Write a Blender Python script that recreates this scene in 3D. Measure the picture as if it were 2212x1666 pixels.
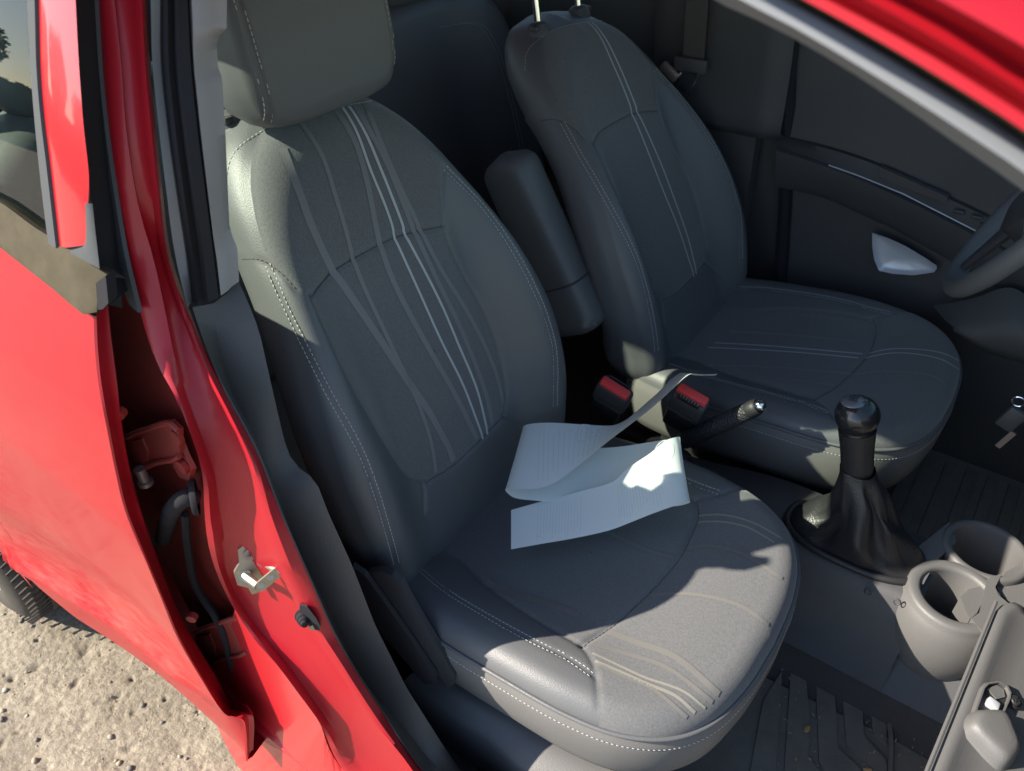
import bpy, bmesh, math, random
import numpy as np
from mathutils import Vector, Matrix
from mathutils.bvhtree import BVHTree
from math import radians, sin, cos, pi, sqrt
random.seed(7); rng = np.random.default_rng(7)
for o in list(bpy.data.objects): bpy.data.objects.remove(o)
SC = bpy.context.scene; COL = SC.collection

# ------------------------------------------------------------------ camera
# metres; x = towards the bonnet, y = towards the driver's side, z = up, ground z = 0
CAM = np.array([0.4536, -1.0019, 1.4477]); YAW, PITCH, ROLL = map(radians, (37.137, 38.661, 1.843)); FPX = 1657.0
def _rot():
    cy, sy, cp, sp = cos(YAW), sin(YAW), cos(PITCH), sin(PITCH)
    f = np.array([-sy*cp, cy*cp, -sp]); r = np.array([cy, sy, 0]); d = np.cross(f, r)
    cr, sr = cos(ROLL), sin(ROLL)
    return np.array([cr*r+sr*d, -sr*r+cr*d, f])
RC = _rot()
cd = bpy.data.cameras.new('camera'); cam = bpy.data.objects.new('camera', cd); COL.objects.link(cam)
cd.sensor_width = 36; cd.lens = FPX/2212*36; cd.clip_start = 0.02; cd.clip_end = 600
m = Matrix.Identity(4)
for i in range(3):
    m[i][0] = RC[0][i]; m[i][1] = -RC[1][i]; m[i][2] = -RC[2][i]; m[i][3] = CAM[i]
cam.matrix_world = m
cd.dof.use_dof = True; cd.dof.focus_distance = 1.05; cd.dof.aperture_fstop = 8.0
SC.camera = cam

# ------------------------------------------------------------------ sky, sun, exposure
SUN_EL = radians(36); SUN_DIR = np.array([1.12, 1.0])          # horizontal direction the light travels
W = bpy.data.worlds.new('World'); SC.world = W; W.use_nodes = True
nt = W.node_tree; bg = nt.nodes['Background']; sky = nt.nodes.new('ShaderNodeTexSky'); sky.sky_type = 'NISHITA'; sky.sun_disc = False
sky.sun_elevation = SUN_EL; sky.sun_rotation = math.atan2(-SUN_DIR[0], -SUN_DIR[1]); sky.altitude = 100; sky.air_density = 1.0; sky.dust_density = 0.6
nt.links.new(sky.outputs[0], bg.inputs[0]); bg.inputs[1].default_value = 0.125
sl = bpy.data.lights.new('sun', 'SUN'); sl.energy = 5.0; sl.angle = radians(0.53); sl.color = (1.0, 0.90, 0.77)
so = bpy.data.objects.new('sun', sl); COL.objects.link(so)
hd = SUN_DIR/np.linalg.norm(SUN_DIR)
so.rotation_euler = Vector((hd[0]*cos(SUN_EL), hd[1]*cos(SUN_EL), -sin(SUN_EL))).to_track_quat('-Z', 'Y').to_euler()
so.location = (-3, -3, 4)
vs = SC.view_settings; vs.view_transform = 'Standard'; vs.look = 'None'; vs.gamma = 1; vs.exposure = 1.25; vs.use_curve_mapping = False

# ------------------------------------------------------------------ pixel helpers (2212 x 1666 grid of the photograph)
def ray(u, v): return RC.T @ np.array([(u-1106)/FPX, (v-833)/FPX, 1.0])
def at(u, v, ax, val):
    d = ray(u, v); i = 'xyz'.index(ax); return CAM + (val-CAM[i])/d[i]*d
SKZ = np.array([(-.1, -.78), (.2, -.79), (.3, -.798), (.5, -.802), (.77, -.80), (.94, -.775), (1.0, -.755), (1.05, -.735), (1.2, -.69), (1.4, -.62), (1.6, -.55)])
def YS(z): return np.interp(z, SKZ[:, 0], SKZ[:, 1])            # the body side's tumblehome
def PS(u, v, off=0.0):
    d = ray(u, v); lo, hi = 0.02, 6
    for _ in range(50):
        mid = (lo+hi)/2; p = CAM+mid*d
        if p[1] < YS(p[2])+off: lo = mid
        else: hi = mid
    return CAM+lo*d
def smooth(pts, n, closed=False):
    p = np.asarray(pts, float); k = len(p)
    if closed: q = np.vstack([p[-1], p, p[0], p[1]]); seg = k
    else: q = np.vstack([2*p[0]-p[1], p, 2*p[-1]-p[-2]]); seg = k-1
    # centripetal-like spacing by chord length
    L = np.linalg.norm(np.diff(q, axis=0), axis=1)**0.5+1e-9; t = np.concatenate([[0], np.cumsum(L)])
    t0, t1 = t[1], t[1+seg]; out = []
    ts = np.linspace(t0, t1, n, endpoint=not closed)
    for s in ts:
        i = int(min(max(np.searchsorted(t, s, 'right')-1, 1), seg))
        P0, P1, P2, P3 = q[i-1], q[i], q[i+1], q[min(i+2, len(q)-1)]; a, b, c, d = t[i-1], t[i], t[i+1], t[min(i+2, len(t)-1)]
        if d <= c: d = c+1e-6
        A1 = (b-s)/(b-a)*P0+(s-a)/(b-a)*P1; A2 = (c-s)/(c-b)*P1+(s-b)/(c-b)*P2; A3 = (d-s)/(d-c)*P2+(s-c)/(d-c)*P3
        B1 = (c-s)/(c-a)*A1+(s-a)/(c-a)*A2; B2 = (d-s)/(d-b)*A2+(s-b)/(d-b)*A3
        out.append((c-s)/(c-b)*B1+(s-b)/(c-b)*B2)
    return np.array(out)
def smoothu(pts, n):
    p = np.asarray(pts, float); q = np.vstack([2*p[0]-p[1], p, 2*p[-1]-p[-2]]); out = []
    for s in np.linspace(0, len(p)-1, n):
        i = min(int(s), len(p)-2); t = s-i; a, b, c, d = q[i:i+4]
        out.append(.5*((2*b)+(c-a)*t+(2*a-5*b+4*c-d)*t*t+(3*b-a-3*c+d)*t**3))
    return np.array(out)
def resample(p, n):
    p = np.asarray(p, float); L = np.concatenate([[0], np.cumsum(np.linalg.norm(np.diff(p, axis=0), axis=1))])
    t = np.linspace(0, L[-1], n); return np.stack([np.interp(t, L, p[:, k]) for k in range(p.shape[1])], 1)

# ------------------------------------------------------------------ materials
MATS = {}
def mat(name, col, rough=0.6, metal=0.0, bump=None, coat=0.0, spec=0.5, var=None, sheen=0.0, coat_rough=0.05):
    """col base colour; bump=(kind, scale, strength); var=(scale, amount, second colour) real colour variation"""
    M = bpy.data.materials.new(name); M.use_nodes = True; n = M.node_tree.nodes; l = M.node_tree.links; b = n['Principled BSDF']
    b.inputs['Base Color'].default_value = (*col, 1); b.inputs['Roughness'].default_value = rough; b.inputs['Metallic'].default_value = metal
    b.inputs['Specular IOR Level'].default_value = spec; b.inputs['Coat Weight'].default_value = coat; b.inputs['Coat Roughness'].default_value = coat_rough
    b.inputs['Sheen Weight'].default_value = sheen
    tc = n.new('ShaderNodeTexCoord')
    if var:
        ns = n.new('ShaderNodeTexNoise'); ns.inputs['Scale'].default_value = var[0]; ns.inputs['Detail'].default_value = 8; ns.inputs['Roughness'].default_value = .65
        l.new(tc.outputs['Object'], ns.inputs['Vector'])
        cr = n.new('ShaderNodeValToRGB'); cr.color_ramp.elements[0].position = .5-.5*var[1]*.6; cr.color_ramp.elements[1].position = .5+.5*var[1]*.6
        cr.color_ramp.elements[0].color = (*col, 1); cr.color_ramp.elements[1].color = (*var[2], 1)
        l.new(ns.outputs['Fac'], cr.inputs['Fac']); l.new(cr.outputs['Color'], b.inputs['Base Color'])
    if bump:
        kind, sc, st = bump[:3]; bp = n.new('ShaderNodeBump'); bp.inputs['Strength'].default_value = st; bp.inputs['Distance'].default_value = bump[3] if len(bump) > 3 else .001
        if kind == 'grain':
            t = n.new('ShaderNodeTexVoronoi'); t.inputs['Scale'].default_value = sc; l.new(tc.outputs['Object'], t.inputs['Vector']); l.new(t.outputs['Distance'], bp.inputs['Height'])
        elif kind == 'weave':
            t = n.new('ShaderNodeTexNoise'); t.inputs['Scale'].default_value = sc; t.inputs['Detail'].default_value = 2; mp = n.new('ShaderNodeMapping'); mp.inputs['Scale'].default_value = (1, .35, 1)
            l.new(tc.outputs['Object'], mp.inputs['Vector']); l.new(mp.outputs['Vector'], t.inputs['Vector']); l.new(t.outputs['Fac'], bp.inputs['Height'])
        else:
            t = n.new('ShaderNodeTexNoise'); t.inputs['Scale'].default_value = sc; t.inputs['Detail'].default_value = 6; l.new(tc.outputs['Object'], t.inputs['Vector']); l.new(t.outputs['Fac'], bp.inputs['Height'])
        l.new(bp.outputs['Normal'], b.inputs['Normal'])
    MATS[name] = M; return M
def glass_mat(name, tint, refl=1.0):
    M = bpy.data.materials.new(name); M.use_nodes = True; n = M.node_tree.nodes; l = M.node_tree.links; n.clear()
    o = n.new('ShaderNodeOutputMaterial'); t = n.new('ShaderNodeBsdfTransparent'); t.inputs[0].default_value = (*tint, 1)
    g = n.new('ShaderNodeBsdfGlossy'); g.inputs['Roughness'].default_value = 0.01; lw = n.new('ShaderNodeLayerWeight'); lw.inputs['Blend'].default_value = .5; pw = n.new('ShaderNodeMath'); pw.operation = 'POWER'; pw.inputs[1].default_value = 5; l.new(lw.outputs['Facing'], pw.inputs[0]); fr = n.new('ShaderNodeMapRange'); fr.inputs['To Min'].default_value = .05; fr.inputs['To Max'].default_value = 1.0; l.new(pw.outputs[0], fr.inputs['Value'])
    mx = n.new('ShaderNodeMixShader'); l.new(fr.outputs[0], mx.inputs[0]); l.new(t.outputs[0], mx.inputs[1]); l.new(g.outputs[0], mx.inputs[2]); l.new(mx.outputs[0], o.inputs[0])
    MATS[name] = M; return M
mat('red_paint', (.33, .0055, .014), .5, coat=.35, coat_rough=.22, spec=.35, bump=('noise', 260, .02, .0006))
mat('red_dusty', (.45, .012, .02), .42, coat=.7, coat_rough=.15, bump=('noise', 90, .12, .001))
mat('red_primer', (.26, .022, .016), .62, var=(14, .8, (.13, .03, .022)))
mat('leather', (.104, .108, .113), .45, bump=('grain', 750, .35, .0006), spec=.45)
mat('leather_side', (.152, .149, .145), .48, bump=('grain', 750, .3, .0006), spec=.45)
mat('cloth', (.098, .101, .105), .82, bump=('weave', 900, .55, .0008), sheen=.25, spec=.25, var=(350, .5, (.132, .135, .138)))
mat('stripe_light', (.40, .41, .42), .7, bump=('weave', 900, .4, .0006))
mat('stripe_dim', (.165, .165, .168), .75, bump=('weave', 900, .4, .0006))
mat('stripe_cushion', (.142, .139, .131), .75, bump=('weave', 900, .4, .0006))
mat('stripe_cushion_light', (.215, .208, .18), .75, bump=('weave', 900, .4, .0006))
mat('thread', (.42, .42, .42), .7)
mat('thread_dark', (.05, .05, .055), .8)
mat('plastic_dark', (.052, .052, .056), .55, bump=('grain', 900, .4, .0005))
mat('plastic_black', (.02, .02, .022), .5, bump=('grain', 900, .25, .0005))
mat('plastic_grey', (.112, .111, .110), .5, bump=('grain', 700, .35, .0006))
mat('trim_pale', (.27, .265, .275), .7, bump=('grain', 900, .3, .0005))
mat('pillar_low', (.062, .061, .061), .55, bump=('grain', 800, .35, .0006))
mat('rubber', (.022, .022, .025), .85, spec=.12, bump=('noise', 300, .3, .0006))
mat('rubber_pale', (.17, .185, .20), .6)
mat('tape_grey', (.07, .076, .08), .8, spec=.12, bump=('noise', 60, .2, .001))
mat('tape_red', (.37, .007, .013), .28, coat=.8, bump=('noise', 22, .25, .0012))
mat('belt_web', (.06, .056, .052), .8, bump=('weave', 600, .5, .0006))
mat('buckle_red', (.78, .06, .06), .42)
mat('chrome', (.82, .83, .85), .12, metal=1.0)
mat('zinc', (.34, .28, .17), .45, metal=.85, var=(45, .9, (.34, .35, .34)))
mat('steel_dull', (.30, .24, .22), .5, metal=.6)
mat('silver_plastic', (.55, .57, .62), .32, metal=.25)
mat('carpet', (.06, .053, .048), .95, bump=('noise', 420, .9, .003))
mat('mat_rubber', (.11, .097, .085), .7, bump=('noise', 200, .4, .0012), var=(26, .8, (.17, .15, .128)))
mat('chip', (.42, .25, .10), .8)
mat('tyre', (.026, .024, .022), .85, bump=('noise', 120, .4, .001), var=(9, .8, (.06, .052, .042)))
mat('alloy', (.45, .46, .47), .35, metal=.6)
mat('moulding', (.055, .048, .032), .9, spec=.08, var=(30, .8, (.085, .073, .05)), bump=('noise', 150, .2, .0008))
mat('headliner', (.32, .31, .30), .9)
mat('foliage', (.05, .085, .03), .8, var=(3, .9, (.09, .11, .04)))
mat('bark', (.12, .09, .06), .9)
mat('fence_wood', (.07, .055, .045), .85, var=(6, .8, (.11, .085, .065)))
mat('white_paint', (.75, .76, .78), .4, coat=.5)
glass_mat('glass', (.78, .90, .80)); glass_mat('glass_tint', (.42, .46, .46))
# paper with faint printing that follows its own u (along) and v (across)
def paper_mat():
    M = bpy.data.materials.new('paper'); M.use_nodes = True; n = M.node_tree.nodes; l = M.node_tree.links; b = n['Principled BSDF']
    b.inputs['Roughness'].default_value = .55; b.inputs['Specular IOR Level'].default_value = .35
    b.inputs['Base Color'].default_value = (.80, .84, .83, 1)
    tr = n.new('ShaderNodeBsdfTranslucent'); tr.inputs[0].default_value = (.7, .76, .66, 1)
    mx = n.new('ShaderNodeMixShader'); mx.inputs[0].default_value = .22
    l.new(b.outputs[0], mx.inputs[1]); l.new(tr.outputs[0], mx.inputs[2]); l.new(mx.outputs[0], n['Material Output'].inputs[0])
    MATS['paper'] = M
paper_mat(); mat('ink', (.66, .70, .69), .6)
# the dusty lower door: dust lies where the real dirt is (own shape, noise streaks), not where the shade falls
def door_mat():
    M = bpy.data.materials.new('door_paint'); M.use_nodes = True; n = M.node_tree.nodes; l = M.node_tree.links; b = n['Principled BSDF']
    tc = n.new('ShaderNodeTexCoord'); sp = n.new('ShaderNodeSeparateXYZ'); l.new(tc.outputs['Object'], sp.inputs[0])
    mr = n.new('ShaderNodeMapRange'); mr.inputs['From Min'].default_value = .92; mr.inputs['From Max'].default_value = .52; l.new(sp.outputs['Z'], mr.inputs['Value'])
    ml = n.new('ShaderNodeMapRange'); ml.inputs['From Min'].default_value = .392; ml.inputs['From Max'].default_value = .415; l.new(sp.outputs['Z'], ml.inputs['Value'])
    mp = n.new('ShaderNodeMapping'); mp.inputs['Rotation'].default_value = (0, radians(25), 0); mp.inputs['Scale'].default_value = (30, 30, 130); l.new(tc.outputs['Object'], mp.inputs['Vector'])
    ns = n.new('ShaderNodeTexNoise'); ns.inputs['Scale'].default_value = 1.0; ns.inputs['Detail'].default_value = 9; ns.inputs['Roughness'].default_value = .7; l.new(mp.outputs['Vector'], ns.inputs['Vector'])
    n2 = n.new('ShaderNodeTexNoise'); n2.inputs['Scale'].default_value = 5; n2.inputs['Detail'].default_value = 5; l.new(tc.outputs['Object'], n2.inputs['Vector'])
    a = n.new('ShaderNodeMath'); a.operation = 'MULTIPLY'; l.new(mr.outputs[0], a.inputs[0]); l.new(ml.outputs[0], a.inputs[1])
    c = n.new('ShaderNodeMath'); c.operation = 'ADD'; l.new(ns.outputs['Fac'], c.inputs[0]); l.new(n2.outputs['Fac'], c.inputs[1])
    s = n.new('ShaderNodeMapRange'); s.inputs['From Min'].default_value = .84; s.inputs['From Max'].default_value = 1.18; l.new(c.outputs[0], s.inputs['Value'])
    d = n.new('ShaderNodeMath'); d.operation = 'MULTIPLY'; l.new(a.outputs[0], d.inputs[0]); l.new(s.outputs[0], d.inputs[1])
    e = n.new('ShaderNodeMath'); e.operation = 'MULTIPLY'; e.inputs[1].default_value = .36; l.new(d.outputs[0], e.inputs[0])
    mx = n.new('ShaderNodeMixRGB'); mx.inputs[1].default_value = (.32, .0045, .012, 1); mx.inputs[2].default_value = (.36, .16, .12, 1); l.new(e.outputs[0], mx.inputs[0]); l.new(mx.outputs[0], b.inputs['Base Color'])
    r = n.new('ShaderNodeMapRange'); r.inputs['To Min'].default_value = .40; r.inputs['To Max'].default_value = .8; l.new(e.outputs[0], r.inputs['Value']); l.new(r.outputs[0], b.inputs['Roughness'])
    cw = n.new('ShaderNodeMapRange'); cw.inputs['To Min'].default_value = .25; cw.inputs['To Max'].default_value = 0; cw.inputs['From Max'].default_value = .5; l.new(e.outputs[0], cw.inputs['Value']); l.new(cw.outputs[0], b.inputs['Coat Weight'])
    b.inputs['Coat Roughness'].default_value = .08; b.inputs['Specular IOR Level'].default_value = .35
    MATS['door_paint'] = M
door_mat()
def ground_mat():
    M = bpy.data.materials.new('ground'); M.use_nodes = True; n = M.node_tree.nodes; l = M.node_tree.links; b = n['Principled BSDF']; b.inputs['Roughness'].default_value = .92
    tc = n.new('ShaderNodeTexCoord')
    def nz(s, d=8):
        t = n.new('ShaderNodeTexNoise'); t.inputs['Scale'].default_value = s; t.inputs['Detail'].default_value = d; t.inputs['Roughness'].default_value = .7; l.new(tc.outputs['Object'], t.inputs['Vector']); return t
    a, c = nz(7), nz(90)
    cr = n.new('ShaderNodeValToRGB'); cr.color_ramp.elements[0].color = (.20, .175, .132, 1); cr.color_ramp.elements[1].color = (.325, .288, .222, 1); cr.color_ramp.elements[0].position = .3; cr.color_ramp.elements[1].position = .68
    l.new(a.outputs['Fac'], cr.inputs['Fac'])
    c2 = n.new('ShaderNodeValToRGB'); c2.color_ramp.elements[0].color = (.5, .48, .45, 1); c2.color_ramp.elements[1].color = (1.15, 1.13, 1.1, 1); c2.color_ramp.elements[0].position = .33; c2.color_ramp.elements[1].position = .6
    l.new(c.outputs['Fac'], c2.inputs['Fac'])
    mx = n.new('ShaderNodeMixRGB'); mx.blend_type = 'MULTIPLY'; mx.inputs[0].default_value = .8; l.new(cr.outputs[0], mx.inputs[1]); l.new(c2.outputs[0], mx.inputs[2]); l.new(mx.outputs[0], b.inputs['Base Color'])
    bp = n.new('ShaderNodeBump'); bp.inputs['Strength'].default_value = 1.0; bp.inputs['Distance'].default_value = .0045; l.new(nz(120, 8).outputs['Fac'], bp.inputs['Height']); l.new(bp.outputs['Normal'], b.inputs['Normal'])
    MATS['ground'] = M
ground_mat()

# ------------------------------------------------------------------ mesh helpers
def link(o, parent=None):
    COL.objects.link(o)
    if parent is not None: o.parent = parent
    return o
def tag(o, label=None, cat=None, group=None, kind=None):
    for k, v in (('label', label), ('category', cat), ('group', group), ('kind', kind)):
        if v: o[k] = v
    return o
def empty(name, label, cat, loc=(0, 0, 0), group=None):
    o = bpy.data.objects.new(name, None); link(o); o.empty_display_size = .05; tag(o, label, cat, group); o['_loc'] = [float(q) for q in loc]; return o
def build(name, V, F, mats, parent=None, idx=None, sharp=35, recalc=True, solid=0.0, smooth_=True, uv=None):
    me = bpy.data.meshes.new(name); me.from_pydata([tuple(map(float, v)) for v in V], [], [tuple(int(i) for i in f) for f in F])
    for mm in ([mats] if isinstance(mats, str) else mats): me.materials.append(MATS[mm])
    if recalc:
        bm = bmesh.new(); bm.from_mesh(me); bmesh.ops.recalc_face_normals(bm, faces=bm.faces); bm.to_mesh(me); bm.free()
    if idx is not None: me.polygons.foreach_set('material_index', np.asarray(idx, np.int32))
    if smooth_:
        me.polygons.foreach_set('use_smooth', np.ones(len(me.polygons), bool))
        if sharp: me.set_sharp_from_angle(angle=radians(sharp))
    me.update()
    o = bpy.data.objects.new(name, me); link(o, parent)
    if solid:
        md = o.modifiers.new('solid', 'SOLIDIFY'); md.thickness = solid; md.offset = -1
    return o
def grid_faces(nr, nc, closed=False):
    F = []
    for i in range(nr-1):
        for j in range(nc if closed else nc-1):
            k = (j+1) % nc; F.append((i*nc+j, i*nc+k, (i+1)*nc+k, (i+1)*nc+j))
    return F
def loft(name, rails, mats, parent=None, n=60, sm=True, **kw):
    R = [smooth(r, n) if sm else resample(r, n) for r in rails]
    V = np.concatenate(R); return build(name, V, grid_faces(len(R), n), mats, parent, **kw)
class MB:
    """collects simple shapes into one mesh"""
    def __init__(s): s.V = []; s.F = []; s.I = []
    def add(s, V, F, mi=0):
        b = len(s.V); s.V += [tuple(map(float, v)) for v in V]; s.F += [tuple(i+b for i in f) for f in F]; s.I += [mi]*len(F); return s
    def box(s, c, d, R=None, mi=0, bev=0.0):
        c = np.asarray(c, float); d = np.asarray(d, float)/2; bm = bmesh.new(); bmesh.ops.create_cube(bm, size=2)
        for v in bm.verts: v.co = Vector(np.array(v.co)*d)
        if bev: bmesh.ops.bevel(bm, geom=list(bm.edges), offset=bev, segments=2, affect='EDGES', profile=.5)
        R = np.eye(3) if R is None else np.asarray(R)
        V = [R @ np.array(v.co)+c for v in bm.verts]; bm.verts.index_update(); F = [[v.index for v in f.verts] for f in bm.faces]; bm.free(); return s.add(V, F, mi)
    def tube(s, pts, r, seg=10, mi=0, cap=True, closed=False, flat=1.0, updir=None):
        p = np.asarray(pts, float); k = len(p); r = np.broadcast_to(np.asarray(r, float), (k,)); V = []
        T = (np.roll(p, -1, 0)-np.roll(p, 1, 0)) if closed else np.gradient(p, axis=0)
        T /= np.linalg.norm(T, axis=1)[:, None]+1e-12
        up = np.array([0, 0, 1.]) if updir is None else np.asarray(updir, float)
        if abs(T[0] @ up) > .95 and updir is None: up = np.array([1., 0, 0])
        for i in range(k):
            a = np.cross(T[i], up); a /= np.linalg.norm(a)+1e-12; b = np.cross(a, T[i])
            if updir is None: up = b
            for j in range(seg):
                t = 2*pi*j/seg; V.append(p[i]+r[i]*(cos(t)*a+flat*sin(t)*b))
        F = []
        for i in range(k if closed else k-1):
            i2 = (i+1) % k
            for j in range(seg): j2 = (j+1) % seg; F.append((i*seg+j, i*seg+j2, i2*seg+j2, i2*seg+j))
        if cap and not closed: F += [tuple(range(seg))[::-1], tuple((k-1)*seg+j for j in range(seg))]
        return s.add(V, F, mi)
    def lathe(s, prof, o, ax, seg=32, mi=0, ex=(1, 1)):
        """prof: (radius, height) along ax from o"""
        ax = np.asarray(ax, float); ax /= np.linalg.norm(ax); h = np.array([0, 1., 0]) if abs(ax[1]) < .9 else np.array([1., 0, 0])
        a = np.cross(ax, h); a /= np.linalg.norm(a); b = np.cross(ax, a); V = []
        for r, z in prof:
            for j in range(seg): t = 2*pi*j/seg; V.append(np.asarray(o)+ax*z+r*(ex[0]*cos(t)*a+ex[1]*sin(t)*b))
        return s.add(V, grid_faces(len(prof), seg, True), mi)
    def prism(s, poly, vec, mi=0):
        P = [np.asarray(q, float) for q in poly]; k = len(P); vec = np.asarray(vec, float)
        V = P+[q+vec for q in P]; F = [tuple(range(k)), tuple(range(2*k-1, k-1, -1))]+[(i, (i+1) % k, k+(i+1) % k, k+i) for i in range(k)]
        return s.add(V, F, mi)
    def done(s, name, mats, parent=None, **kw): return build(name, s.V, s.F, mats, parent, idx=s.I if not isinstance(mats, str) else None, **kw)
def inside(poly, P):
    x, y = P[..., 0], P[..., 1]; r = np.zeros(x.shape, bool); k = len(poly)
    for i in range(k):
        x1, y1 = poly[i]; x2, y2 = poly[(i+1) % k]
        c = ((y1 > y) != (y2 > y)) & (x < (x2-x1)*(y-y1)/((y2-y1) if y2 != y1 else 1e-9)+x1); r ^= c
    return r
def sstep(a, b, x): t = np.clip((x-a)/(b-a), 0, 1); return t*t*(3-2*t)
def cubic(xs, ys):                                             # smooth interpolation through samples
    P = smooth(np.stack([xs, ys], 1), 300); return lambda x: np.interp(x, P[:, 0], P[:, 1])
def dist_poly(P, poly):
    d = np.full(P.shape[:-1], 9.0)
    for a, b in zip(poly[:-1], poly[1:]):
        ab = b-a; t = np.clip(((P-a) @ ab)/(ab @ ab+1e-12), 0, 1); d = np.minimum(d, np.linalg.norm(P-(a+t[..., None]*ab), axis=-1))
    return d
def pillow(outline, c, h, r, sides, nr=110, seams=(), groove=.0035, gw=.0035):
    """soft cushion over a plane: outline (N,2), h(a,b) height, edge radius r, sides=[(inset, drop)...] -> a,b,n arrays + faces"""
    O = np.asarray(outline); c = np.asarray(c); N = len(O); s = 1-(1-np.linspace(0, 1, nr))**1.25; s[0] = .004
    A = c+s[:, None, None]*(O-c); L = np.linalg.norm(O-c, axis=1); e = (1-s)[:, None]*L[None]*.9
    drop = np.where(e < r, r-np.sqrt(np.maximum(r*r-(r-e)**2, 0)), 0)
    n = h(A[..., 0], A[..., 1])-drop
    for sm, dep in seams:
        d = dist_poly(A, np.asarray(sm)); n = n-dep*np.exp(-(d/gw)**2)-dep*.15*np.exp(-(d/(gw*2.5))**2)
    un = (O-c)/L[:, None]; base = n[-1]; rows = [A]; ns = [n]
    for ins, dp in sides:
        rows.append((O-ins*un)[None]); ns.append((base-dp)[None])
    A = np.concatenate(rows); n = np.concatenate(ns); R = len(A); F = grid_faces(R, N, True)
    return A.reshape(-1, 2), n.reshape(-1), F, R, N

# ------------------------------------------------------------------ ground
def relief(x, y):
    z = np.zeros_like(x); q = np.random.default_rng(3)
    for f, a in ((9, .0035), (23, .002), (55, .0016), (120, .0011), (240, .0008)):
        for _ in range(5):
            th = q.uniform(0, 2*pi); ph = q.uniform(0, 6.3); g = f*q.uniform(.7, 1.4); z += a*.3*np.sin(g*(x*cos(th)+y*sin(th))+ph+1.3*np.sin(g*.6*(y*cos(th)-x*sin(th))+ph*2))
    return z
GX0, GX1, GY0, GY1, GNX, GNY = -1.36, -.18, -1.36, -.54, 430, 300
xs = np.linspace(GX0, GX1, GNX); ys = np.linspace(GY0, GY1, GNY); X, Yg = np.meshgrid(xs, ys, indexing='ij')
Z = relief(X, Yg); edge = np.minimum(np.minimum(X-GX0, GX1-X), np.minimum(Yg-GY0, GY1-Yg))
for _ in range(150):                                           # small pits in the worn surface
    px_, py_, pr_, pd_ = rng.uniform(GX0+.05, GX1-.05), rng.uniform(GY0+.05, GY1-.05), .0025+.008*rng.random()**2, rng.uniform(.003, .009)
    a_ = rng.uniform(0, 3.1); e_ = rng.uniform(.45, 1); i0, i1 = np.searchsorted(xs, (px_-.04, px_+.04)); j0, j1 = np.searchsorted(ys, (py_-.04, py_+.04)); dx, dy = X[i0:i1, j0:j1]-px_, Yg[i0:i1, j0:j1]-py_
    Z[i0:i1, j0:j1] -= pd_*np.exp(-(((dx*cos(a_)+dy*sin(a_))*e_)**2+(dy*cos(a_)-dx*sin(a_))**2)/(pr_*pr_))
Z = Z*np.clip(edge/.05, 0, 1)
V = np.stack([X, Yg, Z], -1).reshape(-1, 3).tolist(); F = grid_faces(GNX, GNY); k = len(V)
ring = [(GX0, GY0), (GX1, GY0), (GX1, GY1), (GX0, GY1)]; far = [(-300, -300), (300, -300), (300, 300), (-300, 300)]
V += [(a, b, 0) for a, b in ring]+[(a, b, 0) for a, b in far]
F += [(k+i, k+(i+1) % 4, k+4+(i+1) % 4, k+4+i) for i in range(4)]
ground = tag(build('ground', V, F, 'ground', sharp=None), kind='structure')
peb = []
for i in range(5):
    bm = bmesh.new(); bmesh.ops.create_icosphere(bm, subdivisions=1, radius=1)
    for v in bm.verts: v.co = v.co*random.uniform(.7, 1.15); v.co.z *= .6
    me = bpy.data.meshes.new('pebble'); bm.to_mesh(me); bm.free()
    mm = 'pebble%d' % i
    if mm not in MATS: mat(mm, [(.30, .27, .22), (.20, .18, .16), (.38, .35, .30), (.19, .175, .155), (.34, .29, .21)][i], .85, bump=('noise', 200, .4, .002))
    me.materials.append(MATS[mm]); me.polygons.foreach_set('use_smooth', np.ones(len(me.polygons), bool)); peb.append(me)
for i in range(290):
    x, y = random.uniform(-1.25, -.25), random.uniform(-1.25, -.72)
    s = .002+.0062*random.random()**2.8
    o = bpy.data.objects.new('pebble', random.choice(peb)); link(o, ground); o.location = (x, y, float(relief(np.array([x]), np.array([y]))[0])+s*.3)
    o.scale = (s, s*random.uniform(.7, 1.2), s*random.uniform(.7, 1.1)); o.rotation_euler = (0, 0, random.uniform(0, 6.3))

# ================================================================== THE CAR
car = empty('car', 'red hatchback car with grey interior, its front passenger door open', 'car', (-.3, 0, 0))
NR = 90
def rail(pts, off, ext=None, pre=None, up=None):
    """pixels on the body side (offset inwards) -> 3D rail; ext/pre: extra 3D points past the frame"""
    def oo(v): return off if up is None else up+(off-up)*float(sstep(330, 660, np.array(float(v))))
    r = [PS(u, v, o if o is not None else oo(v)) for u, v, o in [(q+(None,))[:3] for q in pts]]
    return np.array((list(pre) if pre else [])+r+(list(ext) if ext else []))
def up_ext(r, dz=.12):                                          # carry a pillar rail up to the roof
    a, b = r[0], r[1]; d = (a-b)/max(a[2]-b[2], 1e-3); return np.vstack([a+d*dz, r])
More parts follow.
